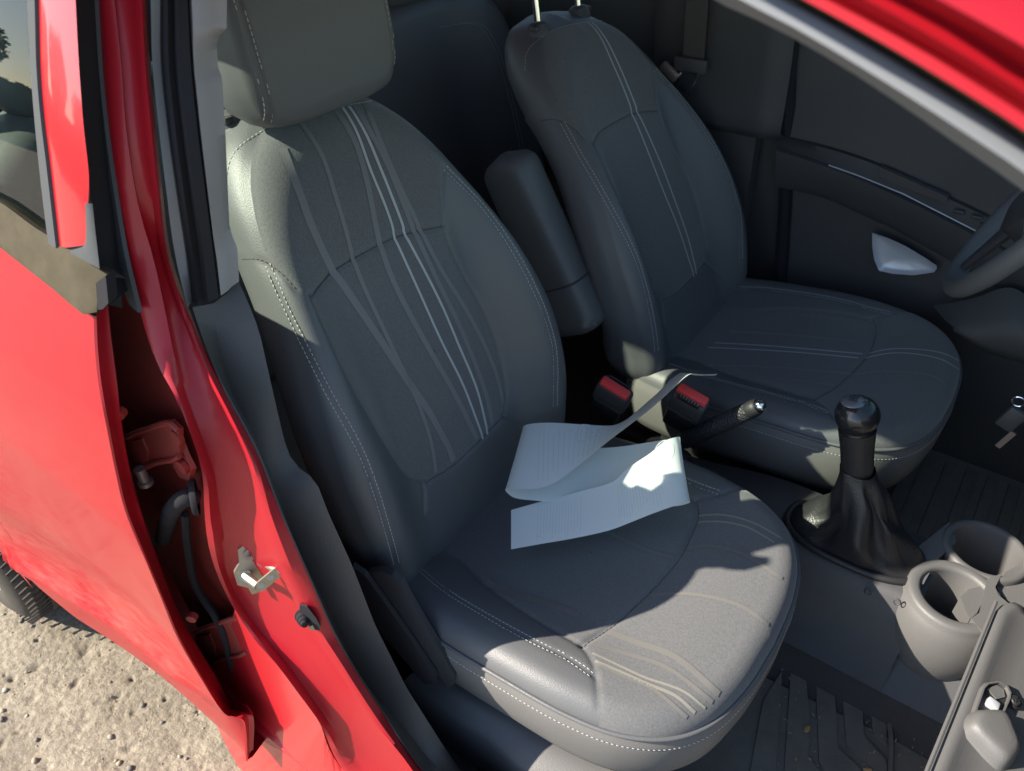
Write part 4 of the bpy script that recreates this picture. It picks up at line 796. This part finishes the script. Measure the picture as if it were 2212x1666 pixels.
# steering wheel
sw_ = empty('steering_wheel', 'black steering wheel in front of the driver seat', 'steering wheel'); c_ = np.array([.467, .335, .93]); t_ = radians(28); upv = np.array([sin(t_), 0, cos(t_)]); lv = np.array([0, 1., 0]); nv = np.cross(upv, lv)
MB().tube([c_+.178*(cos(a)*upv+sin(a)*lv) for a in np.linspace(0, 2*pi, 72, endpoint=False)], .0165, 14, closed=True, updir=nv).done('rim', 'leather', sw_, sharp=None)
mb = MB(); 
for a in (90, 180, 270): d_ = cos(radians(a))*upv+sin(radians(a))*lv; mb.tube([c_+d_*.03+nv*0, c_+d_*.172], [.03, .014], 10, flat=.4)
mb.done('spokes', 'plastic_dark', sw_); MB().lathe([(0, .03), (.05, .028), (.075, .015), (.078, -.02), (.05, -.03)], c_, -nv if nv[0] > 0 else nv, 28).done('hub', 'plastic_dark', sw_)
# ignition key
k0 = at(2200, 868, 'y', .24); ky = empty('car_key', 'key with a dark fob hanging at the steering column', 'key')
MB().tube([k0+.009*np.array([cos(a), 0, sin(a)]) for a in np.linspace(0, 2*pi, 24, endpoint=False)], .0014, 6, closed=True).done('key_ring', 'chrome', ky)
MB().box(at(2185, 905, 'y', .24), (.03, .012, .045), np.array(Matrix.Rotation(.3, 3, 'Y')), bev=.005).done('fob', 'plastic_dark', ky); MB().box(at(2172, 950, 'y', .24), (.009, .003, .04), np.array(Matrix.Rotation(.3, 3, 'Y'))).done('blade', 'steel_dull', ky)

# ================================================================== CONSOLE
con = []
prof = [(-.135, .27), (-.118, .31), (-.094, .385), (-.078, .424), (-.066, .435), (.0, .438), (.066, .435), (.078, .424), (.094, .385), (.118, .31), (.135, .27)]
for x in np.linspace(.02, .525, 30):
    k = sstep(.02, .30, np.array(x)); lift = -.05*(1-k)-.02*sstep(.55, .7, np.array(x))
    for y, z in prof: con.append((x, y, .27+(z-.27)*(1+lift/.168)))
con2 = []
for x in np.linspace(.525, .78, 10):
    for y, z in prof: con2.append((x, y, .27+(z-.27)*.45))
console = build('centre_console', con, grid_faces(30, 11), 'plastic_dark', car, sharp=None)
build('console_foot', con2, grid_faces(10, 11), 'plastic_dark', console, sharp=None)
for u, v in ((1875, 1278), (1938, 1300)): p = at(u, v, 'y', -.09); MB().lathe([(.0035, .001), (.0045, .002), (.0055, .001), (.006, 0)], p+np.array([0, -.002, .002]), (0, -.9, .4), 14).done('trim_clip', 'plastic_dark', console)
GC = np.array([.402, -.012, .441]); el = lambda a, rx, ry: np.array([rx*np.sign(cos(a))*abs(cos(a))**.8, ry*np.sign(sin(a))*abs(sin(a))**.8, 0])
angs = np.linspace(0, 2*pi, 48, endpoint=False)
mb = MB(); mb.tube([GC+el(a, .108, .058) for a in angs], .006, 8, closed=True); mb.done('boot_surround', 'plastic_black', console, sharp=None)
gl_ = empty('gear_lever', 'black gear lever with a ball knob and leather boot', 'gear lever', GC)
top = np.array([.372, -.02, .598]); bo = []; q = np.random.default_rng(5)
for i in range(26):
    t = i/25; ctr = GC*(1-t)+top*t; ctr = ctr+np.array([.012*sin(pi*t), 0, 0]); rx = .078*(1-t)**2.6+.0255+.014*(1-t)**.8*t; ry = .028*(1-t)**2.2+.0245+.010*sin(pi*t)
    for j, a in enumerate(angs):
        fold = 1+(.20*sin(4*a+2*t+.6)+.15*sin(7*a-3*t)+.06*sin(13*a+5*t))*sin(pi*min(1, t*1.02))**.7
        ctrz = ctr[2]+.010*sin(4*a+9*t)*sin(pi*t)
        e_ = el(a, rx, ry)*fold; bo.append((ctr[0]+e_[0], ctr[1]+e_[1], ctrz))
build('boot', bo, grid_faces(26, 48, True), 'boot_leather' if 'boot_leather' in MATS else 'leather', gl_, sharp=None).data.materials[0] = mat('boot_leather', (.022, .022, .024), .38, bump=('grain', 420, .5, .0008), spec=.55)
gx = np.array([.337, -.02, .735])-np.array([.370, -.02, .602]); gh = np.linalg.norm(gx); gx /= gh
MB().lathe([(.0225, -.012), (.0235, .0), (.0238, .02), (.0245, .04), (.026, .060), (.0268, .070)], (.370, -.02, .602), gx, 28).done('neck', 'leather', gl_, sharp=None).data.materials[0] = MATS['boot_leather']
kb = np.array([.370, -.02, .602])+gx*.094; prof_ = [(.0265, -.026)]+[(.0318*cos(t), .0300*sin(t)) for t in np.linspace(-.75, 1.05, 14)]+[(.012, .0283), (0, .0287)]
mat('knob_cap', (.16, .17, .19), .3, metal=.4); mat('knob', (.016, .016, .018), .25, coat=.4); MB().lathe(prof_, kb, gx, 32).done('knob', 'knob', gl_, sharp=None)
# silver shift-pattern cap on top of the knob
cap = [(.0180, .0232), (.0165, .0252), (.009, .0280), (0, .0286)]; kc = MB().lathe(cap, kb+gx*.0012+np.array([-.004, -.003, 0]), gx, 28).done('knob_cap', 'knob_cap', gl_, sharp=None)
def text_mesh(s, size):
    cu = bpy.data.curves.new('t', 'FONT'); cu.body = s; cu.size = size; cu.align_x = 'CENTER'; cu.align_y = 'CENTER'; o = bpy.data.objects.new('t', cu); COL.objects.link(o)
    dg = bpy.context.evaluated_depsgraph_get(); me = bpy.data.meshes.new_from_object(o.evaluated_get(dg)); V = [tuple(v.co) for v in me.vertices]; F = [tuple(p.vertices) for p in me.polygons]; bpy.data.objects.remove(o); bpy.data.meshes.remove(me); return np.array(V), F
mb = MB(); xa = np.cross(gx, [0, 1, 0]); xa /= np.linalg.norm(xa); ya = np.array([0, 1., 0]); o_ = kb+gx*.0302+np.array([-.004, -.003, 0])
for k in (-1, 0, 1): mb.box(o_+ya*.006*k, (.0012, .0012, .013), np.stack([ya, gx, xa], 1))
mb.box(o_, (.0125, .0012, .0012), np.stack([ya, gx, xa], 1)); mb.done('shift_pattern', 'plastic_black', gl_)
# handbrake
hb = empty('handbrake', 'black handbrake lever with a chrome button between the seats', 'handbrake'); h0, h1 = at(1478, 952, 'y', .012), at(1640, 877, 'y', .012); ax = (h1-h0)/np.linalg.norm(h1-h0); hl = np.linalg.norm(h1-h0)
mat('grip', (.03, .03, .032), .5, bump=('grain', 260, 1.0, .002))
MB().lathe([(.011, -.10), (.011, -.02), (.0155, .0), (.0165, .01), (.0165, hl*.5), (.0155, hl-.03), (.014, hl-.022)], h0, ax, 24).done('grip', 'grip', hb, sharp=None)
MB().lathe([(.0145, hl-.022), (.015, hl-.018), (.015, hl-.008), (.0135, hl-.003), (.0115, hl-.001)], h0, ax, 24).done('collar', 'plastic_black', hb, sharp=None)
MB().lathe([(.0105, hl-.002), (.0105, hl+.006), (.008, hl+.009), (0, hl+.010)], h0, ax, 24).done('release_button', 'chrome', hb, sharp=40)
MB().box(h0-ax*.05+np.array([0, 0, -.05]), (.10, .06, .10), bev=.02).done('lever_boot', 'plastic_black', hb)
# cup holder
ch_ = empty('cup_holder', 'grey moulded double cup holder ahead of the gear lever', 'cup holder', (.57, 0, .3))
c1, c2 = at(2066, 1284, 'z', .45), at(2132, 1186, 'z', .45)
MB().lathe([(.0, -.172), (.035, -.170), (.055, -.155), (.070, -.125), (.0785, -.085), (.080, -.055), (.0765, -.028), (.071, -.013), (.0695, -.011), (.0685, -.004), (.066, -.0005), (.063, .0008), (.054, .001), (.0505, -.001), (.049, -.007), (.044, -.10), (.0, -.101)], c1, (0, 0, 1), 52).done('near_cup', 'plastic_grey', ch_, sharp=50)
MB().lathe([(.045, -.14), (.060, -.07), (.066, -.015), (.0645, -.003), (.062, .0), (.057, .001), (.0525, -.001), (.051, -.008), (.046, -.10), (.0, -.101)], c2, (0, 0, 1), 52).done('far_cup', 'plastic_grey', ch_, sharp=50)
mid = (c1+c2)/2; MB().prism([at(u, v, 'z', .445) for u, v in [(2074, 1290), (2095, 1272), (2140, 1262), (2110, 1325), (2095, 1338)]], (0, 0, -.05)).done('divider', 'plastic_grey', ch_, sharp=30)
MB().prism([at(u, v, 'z', .4515) for u, v in [(2132, 1252), (2165, 1238), (2150, 1268), (2156, 1285), (2212, 1330), (2150, 1400), (2105, 1345), (2098, 1336), (2118, 1322)]], (0, 0, -.10)).done('front_wall', 'plastic_grey', ch_, sharp=30)
MB().prism([at(u, v, 'z', .446) for u, v in [(2020, 1215), (2065, 1170), (2060, 1150), (2050, 1128), (1985, 1180), (1960, 1255), (1995, 1262)]], (0, 0, -.05)).done('apron', 'plastic_grey', ch_, sharp=30)
MB().prism([at(u, v, 'z', .44) for u, v in [(2172, 1236), (2240, 1200), (2260, 1330), (2212, 1328), (2160, 1284), (2152, 1266)]], (0, 0, -.06)).done('front_tray', 'plastic_grey', ch_, sharp=30)

# ================================================================== SEAT TRACK COVER, FLOOR MAT
u_ = np.array([at(u, v, 'z', .365) for u, v in [(930, 1432), (984, 1478), (1060, 1520), (1149, 1562), (1240, 1606), (1336, 1652), (1400, 1684)]]); l_ = np.array([at(u, v, 'z', .348) for u, v in [(880, 1462), (930, 1508), (1000, 1556), (1066, 1598), (1130, 1655), (1200, 1700), (1275, 1740)]])
ua, la = zpar(u_, 40), zpar(l_, 40)
build('seat_track_cover', np.concatenate([ua+np.array([0, .03, -.02]), ua, blend(ua, la, .5)+np.array([0, 0, .003]), la, la+np.array([-.003, -.006, -.008]), la+np.array([-.003, -.008, -.06]), la+np.array([0, -.0, -.14])]), grid_faces(7, 40), 'plastic_grey', car, sharp=None)
fm = empty('floor_mat', 'dark ribbed rubber mat in the passenger footwell', 'floor mat', (.5, -.35, .2))
mt = np.array([(.26, -.60), (.26, -.185), (.58, -.165), (.92, -.18), (.92, -.60)]); mp_ = [(x, y, .212) for x, y in mt]; MB().prism(mp_, (0, 0, -.008)).done('base', 'mat_rubber', fm, sharp=30)
def cm(x, y): return at(1561.5+x/3, 1110.4+y/3, 'z', .2175)
for poly in ([(262, 1210), (385, 1010), (345, 1640), (330, 1760), (160, 1760)], [(445, 965), (530, 955), (560, 1300), (555, 1580), (640, 1680), (600, 1760), (400, 1760), (405, 1560)],
             [(600, 975), (712, 1075), (735, 1300), (745, 1515), (880, 1640), (960, 1760), (720, 1760), (625, 1600), (612, 1300)], [(772, 1095), (900, 1185), (915, 1440), (1010, 1540), (1060, 1600), (1065, 1700), (960, 1640), (805, 1500), (785, 1300)], [(952, 1188), (1005, 1205), (1045, 1255), (1060, 1390), (1060, 1490), (975, 1425)]):
    MB().prism([cm(*q) for q in poly], (0, 0, -.006)).done('mat_rib', 'mat_rubber', fm, sharp=30)
mb = MB(); mb.tube(smooth([cm(*q) for q in [(180, 930), (400, 905), (620, 970), (900, 1130), (1040, 1235), (1085, 1400), (1085, 1760)]], 60), .004, 6); mb.done('mat_border', 'mat_rubber', fm)
dm = empty('floor_mat', 'dark ribbed floor mat in the driver footwell under the pedals', 'floor mat', (.7, .35, .2))
MB().prism([(.42, .17, .212), (.42, .58, .212), (1.0, .58, .212), (1.0, .17, .212)], (0, 0, -.008)).done('base', 'mat_rubber', dm)
for k_ in range(13): MB().box((.46+.042*k_, .375, .2145), (.024, .36, .006), bev=.002).done('mat_rib', 'mat_rubber', dm)
chm = []
for k_ in range(3):
    bm = bmesh.new(); bmesh.ops.create_icosphere(bm, subdivisions=1, radius=1)
    for v in bm.verts: v.co = Vector((v.co.x*random.uniform(.7, 1.2), v.co.y*random.uniform(.3, .6), v.co.z*.25))
    me = bpy.data.meshes.new('wood_chip'); bm.to_mesh(me); bm.free(); me.materials.append(MATS['chip']); chm.append(me)
for i, (u, v) in enumerate([(1712, 1418), (1743, 1576), (1874, 1663), (1857, 1520), (1925, 1545), (1905, 1590), (1720, 1640), (1682, 1395), (1750, 1640), (1770, 1550)]):
    o = bpy.data.objects.new('wood_chip', chm[i % 3]); link(o); p = at(u, v, 'z', .2205); o.location = p; s = [.006, .009, .008, .004, .003, .003, .004, .004, .004, .003][i]; o.scale = (s, s, s); o.rotation_euler = (0, 0, random.uniform(0, 3)); tag(o, 'tiny tan wood chip lying on the rubber floor mat', 'debris', 'wood chips on the floor mat')
o = MB().tube(smooth([at(u, v, 'z', .222) for u, v in [(1684, 1408), (1686, 1385), (1694, 1374)]], 10), .0011, 6).done('dry_stalk', 'chip'); tag(o, 'dry pale plant stalk lying by the seat front', 'debris')
mb = MB()
for _ in range(110):
    p = at(random.uniform(1640, 2000), random.uniform(1440, 1666), 'z', .2182); s = random.uniform(.0005, .0016); mb.box(p, (s*random.uniform(1, 4), s, s*.5), np.array(Matrix.Rotation(random.uniform(0, 3), 3, 'Z')))
tag(mb.done('grit', 'pebble0'), 'pale grit scattered over the floor mat', 'grit', kind='stuff')

# ================================================================== GLOVE BOX LID
lid = empty('glove_box_lid', 'open grey glove box lid with a latch opening and screws', 'glove box', (.7, -.3, .5))
pl = np.array([.604, -.09, .54]); pe = np.array([.583, -.40, .54]); ly = (pe-pl)/np.linalg.norm(pe-pl); lx = np.array([.96, .0, -.20]); lx -= ly*(lx @ ly); lx /= np.linalg.norm(lx); ln_ = np.cross(lx, ly); ln_ = ln_ if ln_[2] > 0 else -ln_
def lp(u, v, h=0.0):
    d = ray(u, v); return CAM+d*(((pl+ln_*h-CAM) @ ln_)/(d @ ln_))
def LQ(a, b, h=0): return pl+lx*a+ly*b+ln_*h
g_ = []
av = [0, .003, .010, .016, .022, .05, .12, .20, .27]; hv = [-.012, 0, .0015, .0012, -.003, -.004, -.008, -.010, -.008]
bvv = [-.004, 0, .010, .03, .06, .12, .2, .3, .4, .46]
for b in bvv:
    for a, h in zip(av, hv):
        cut = .0 if b > .03 else (.03-b)**2/.06*.9; g_.append(LQ(a+cut, b, h-(.012 if b < 0 else 0)))
build('lid_panel', g_, grid_faces(len(bvv), len(av)), 'plastic_grey', lid, sharp=None)
g2 = [LQ(-.004, b, .001) for b in np.linspace(.02, .46, 20)]; MB().tube(g2, .0025, 8).done('lid_edge', 'plastic_grey', lid)
def cg(x, y, h=.0): return lp(1561.5+x/3, 1110.4+y/3, h)
hs_ = [cg(*q, .004) for q in [(1640, 1275), (1690, 1135), (1715, 1108), (1775, 1098), (1830, 1125), (1850, 1165), (1845, 1200), (1800, 1300)]]
hc = np.mean(hs_, 0); ringo = [hc+(q-hc)*1.13 for q in hs_]
V = [q+ln_*(-.004) for q in [hc+(q-hc)*1.3 for q in hs_]]+[q+ln_*.003 for q in ringo]+[q+ln_*.003 for q in hs_]+[q-ln_*.006 for q in hs_]; build('latch_frame', V, grid_faces(4, 8, True), 'plastic_grey', lid, sharp=40)
build('latch_pocket', [q-ln_*.003 for q in hs_], [tuple(range(8))], 'plastic_black', lid)
MB().box(cg(1745, 1235, .004), (.014, .012, .010), np.stack([lx, ly, ln_], 1), bev=.002).done('latch_tongue', 'silver_plastic', lid); MB().prism([cg(*q, .003) for q in [(1715, 1130), (1775, 1108), (1820, 1135), (1830, 1185), (1775, 1200)]], -ln_*.002).done('latch_flap', 'plastic_grey', lid)
bmp = [cg(*q, .0) for q in [(1560, 1390), (1590, 1300), (1680, 1280), (1800, 1300), (1860, 1420), (1900, 1560), (1800, 1640), (1640, 1500)]]; bc = np.mean(bmp, 0)
bmpr = smooth(bmp, 48, True); V = np.concatenate([blend(bmpr, bc, f)+ln_*h for f, h in ((-.12, -.008), (-.04, -.002), (.0, .003), (.05, .009), (.12, .014), (.22, .0175), (.36, .019), (.6, .0195), (.95, .0195))]); build('latch_housing', V, grid_faces(9, 48, True)+[tuple(range(384, 432))], 'plastic_grey', lid, sharp=None)
for x, y in ((1920, 1190), (1868, 1375)):
    p = cg(x, y, .012); R = np.stack([lx, ly, ln_], 1); mb = MB().lathe([(0, .006), (.0055, .006), (.007, .004), (.0075, 0)], p-ln_*.012, ln_, 18); mb.lathe([(.0085, -.02), (.0095, .001), (.0085, .003), (.0078, 0)], p-ln_*.012, ln_, 18); mb.box(p-ln_*.0055, (.007, .0015, .002), R); mb.box(p-ln_*.0055, (.0015, .007, .002), R); mb.done('screw', 'plastic_black', lid)

# ================================================================== PAPERS
cpx = lambda x, y: (975.9+x/3, 555.2+y/3)
st_ = [((1545, 812, .606), (1550, 808, .664)), ((1500, 811, .615), (1512, 809, .678)), ((1471, 806, .615), (1490, 809, .682)), ((1416, 853, .60), (1442, 851, .664)), ((1376, 888, .60), (1404, 885, .655)), ((1349, 909, .605), (1366, 914, .645)), ((1323, 919, .61), (1316, 952, .64)), ((1269, 918, .622), (1259, 998, .632)), ((1209, 914, .628), (1203, 1040, .630)), ((1163, 914, .628), (1159, 1056, .628)), ((1136, 918, .622), (1100, 1055, .622)), ((1130, 924, .610), (1092, 1060, .606)), ((1140, 940, .594), (1110, 1075, .588)), ((1190, 958, .588), (1160, 1082, .582)), ((1260, 968, .588), (1240, 1088, .580)), ((1330, 966, .592), (1330, 1092, .584)), ((1400, 956, .600), (1410, 1094, .592)),
       ((1448, 948, .612), (1466, 1093, .600)), ((1468, 945, .622), (1490, 1086, .611)), ((1464, 944, .634), (1486, 1084, .620)), ((1440, 951, .638), (1460, 1092, .622)), ((1405, 979, .630), (1409, 1110, .612)), ((1356, 1012, .615), (1359, 1130, .596)), ((1325, 1040, .604), (1319, 1145, .588)), ((1259, 1060, .590), (1240, 1163, .576)), ((1186, 1079, .578), (1170, 1175, .568)), ((1104, 1102, .568), (1104, 1187, .562))]
far_ = smooth([at(u, v, 'z', z) for (u, v, z), _ in st_], 240); near_ = smooth([at(u, v, 'z', z) for _, (u, v, z) in st_], 240); NC = 9
V = np.concatenate([blend(far_, near_, k/(NC-1)) for k in range(NC)]); pap = tag(build('paper_strip', V, grid_faces(NC, 240), 'paper', sharp=None, recalc=False), 'long white paper strip with faint print, folded zigzag on the passenger seat', 'paper')
def on_paper(i, k):                                            # i along 0..239, k across 0..1 -> point, normal
    i = min(max(i, 0), 238.99); a = int(i); f = i-a; F_ = blend(far_[a], far_[a+1], f); N_ = blend(near_[a], near_[a+1], f); p = blend(F_, N_, k)
    t = blend(far_[a+1]-far_[a], near_[a+1]-near_[a], k); n = np.cross(t, N_-F_); n /= np.linalg.norm(n)+1e-12
    if n @ (CAM-p) < 0: n = -n
    return p, n
def idx_of(st): return int(np.argmin(np.linalg.norm(far_-at(*st[0][:2], 'z', st[0][2]), axis=1)))
ia0, ia1 = idx_of(st_[6]), idx_of(st_[9]); ic0, ic1 = idx_of(st_[20]), idx_of(st_[26]); mb = MB()
q = random.Random(4)
for lo, hi_, nl in ((ia0+3, ia1, 13), (ic0+6, ic0+(ic1-ic0)*.42, 16), (ic0+(ic1-ic0)*.62, ic1-8, 15)):
    for k in range(nl):
        i = lo+(hi_-lo)*(k+.5)/nl; a_, e_ = q.uniform(.08, .2), q.uniform(.75, .93); x_ = a_
        while x_ < e_:
            w_ = q.uniform(.02, .06); p0_, n0 = on_paper(i, x_); p1_, n1 = on_paper(i, min(x_+w_, e_)); ribbon(mb, [p0_, p1_], [n0, n1], .0011, .0004); x_ += w_+.012
tag(mb.done('printed_lines', 'ink', pap, recalc=False, sharp=None), kind='stuff')
tv, tf = text_mesh('ups', .022)
def logo(i0, k0, rot):
    mb = MB(); cs, sn = cos(rot), sin(rot); mm = np.linalg.norm(far_[int(i0)+1]-far_[int(i0)]); ww = np.linalg.norm(near_[int(i0)]-far_[int(i0)])
    def W_(x, y): X_, Y_ = cs*x-sn*y, sn*x+cs*y; p, n = on_paper(i0+X_/mm, k0+Y_/ww); return p+n*.0005
    mb.add([W_(x, y) for x, y, _ in tv], tf)
    sh = smooth([(-.021, .013), (0, .017), (.021, .013), (.021, -.004), (.012, -.016), (0, -.021), (-.012, -.016), (-.021, -.004)], 40, True)
    for j in range(40): a_, b_ = sh[j], sh[(j+1) % 40]; a2, b2 = a_*.93, b_*.93; mb.add([W_(*a_), W_(*b_), W_(*b2), W_(*a2)], [(0, 1, 2, 3)])
    mb.done('printed_logo', 'ink', pap, recalc=False, sharp=None)
logo(idx_of(st_[7]), .22, -pi/2); logo(idx_of(st_[20])+2, .16, -pi/2)

# ================================================================== SURROUNDINGS (seen mirrored in the door glass)
pk = bpy.data.meshes.new('fence_board'); mb = MB().box((0, 0, .9), (.14, .025, 1.8)); me = build('fence_board', mb.V, mb.F, 'fence_wood', smooth_=False); pk = me.data; bpy.data.objects.remove(me)
fe = empty('board_fence', 'dark wooden board fence at the edge of the yard', 'fence', (-14, -10, 0))
for i in range(90):
    o = bpy.data.objects.new('board', pk); link(o, fe); t = i*.155; o.location = (-20+t*.9, -7-t*.42, 0); o.rotation_euler = (0, 0, -.437); o.scale = (1, 1, random.uniform(.97, 1.03))
def tree(x, y, h):
    t = empty('tree', 'leafy green tree beyond the dark board fence', 'tree', (x, y, 0), 'trees beyond the fence'); mb = MB(); mb.tube([(x, y, 0), (x+.1, y, h*.35), (x, y+.1, h*.8)], [.16, .12, .04], 8)
    for k in range(6): a = random.uniform(0, 6.3); z0 = h*random.uniform(.3, .6); mb.tube([(x, y, z0), (x+h*.28*cos(a), y+h*.28*sin(a), z0+h*.22)], [.05, .015], 6)
    mb.done('trunk', 'bark', t); n = 4500; q = rng.normal(size=(n, 3)); q /= np.linalg.norm(q, axis=1)[:, None]; q *= (rng.uniform(.35, 1, n)**.6)[:, None]*np.array([h*.36, h*.36, h*.36]); c_ = np.array([x, y, h*.64])
    lump = 1+.22*np.sin(q[:, 0]*2.3)*np.cos(q[:, 1]*2.1+1)+.15*np.sin(q[:, 2]*3.3); q = q*lump[:, None]+c_; V = []; F = []
    for i, p in enumerate(q):
        a = rng.normal(size=3); a /= np.linalg.norm(a); b = np.cross(a, rng.normal(size=3)); b /= np.linalg.norm(b); s = h*.017*rng.uniform(.6, 1.4); V += [p-a*s-b*s*.6, p+a*s-b*s*.6, p+a*s*.9+b*s*.6, p-a*s+b*s*.6]; F.append((4*i, 4*i+1, 4*i+2, 4*i+3))
    build('crown', V, F, 'foliage', t, recalc=False, smooth_=False)
for i, (x, y, h) in enumerate([(-27, -11, 4.2), (-23.5, -14, 4.6), (-31, -9, 4.3), (-20, -17, 4.1), (-36, -6.5, 4.8), (-16, -20, 4.4)]): tree(x, y, h)

#END2
# remove helper key
for o in bpy.data.objects:
    if '_loc' in o: del o['_loc']
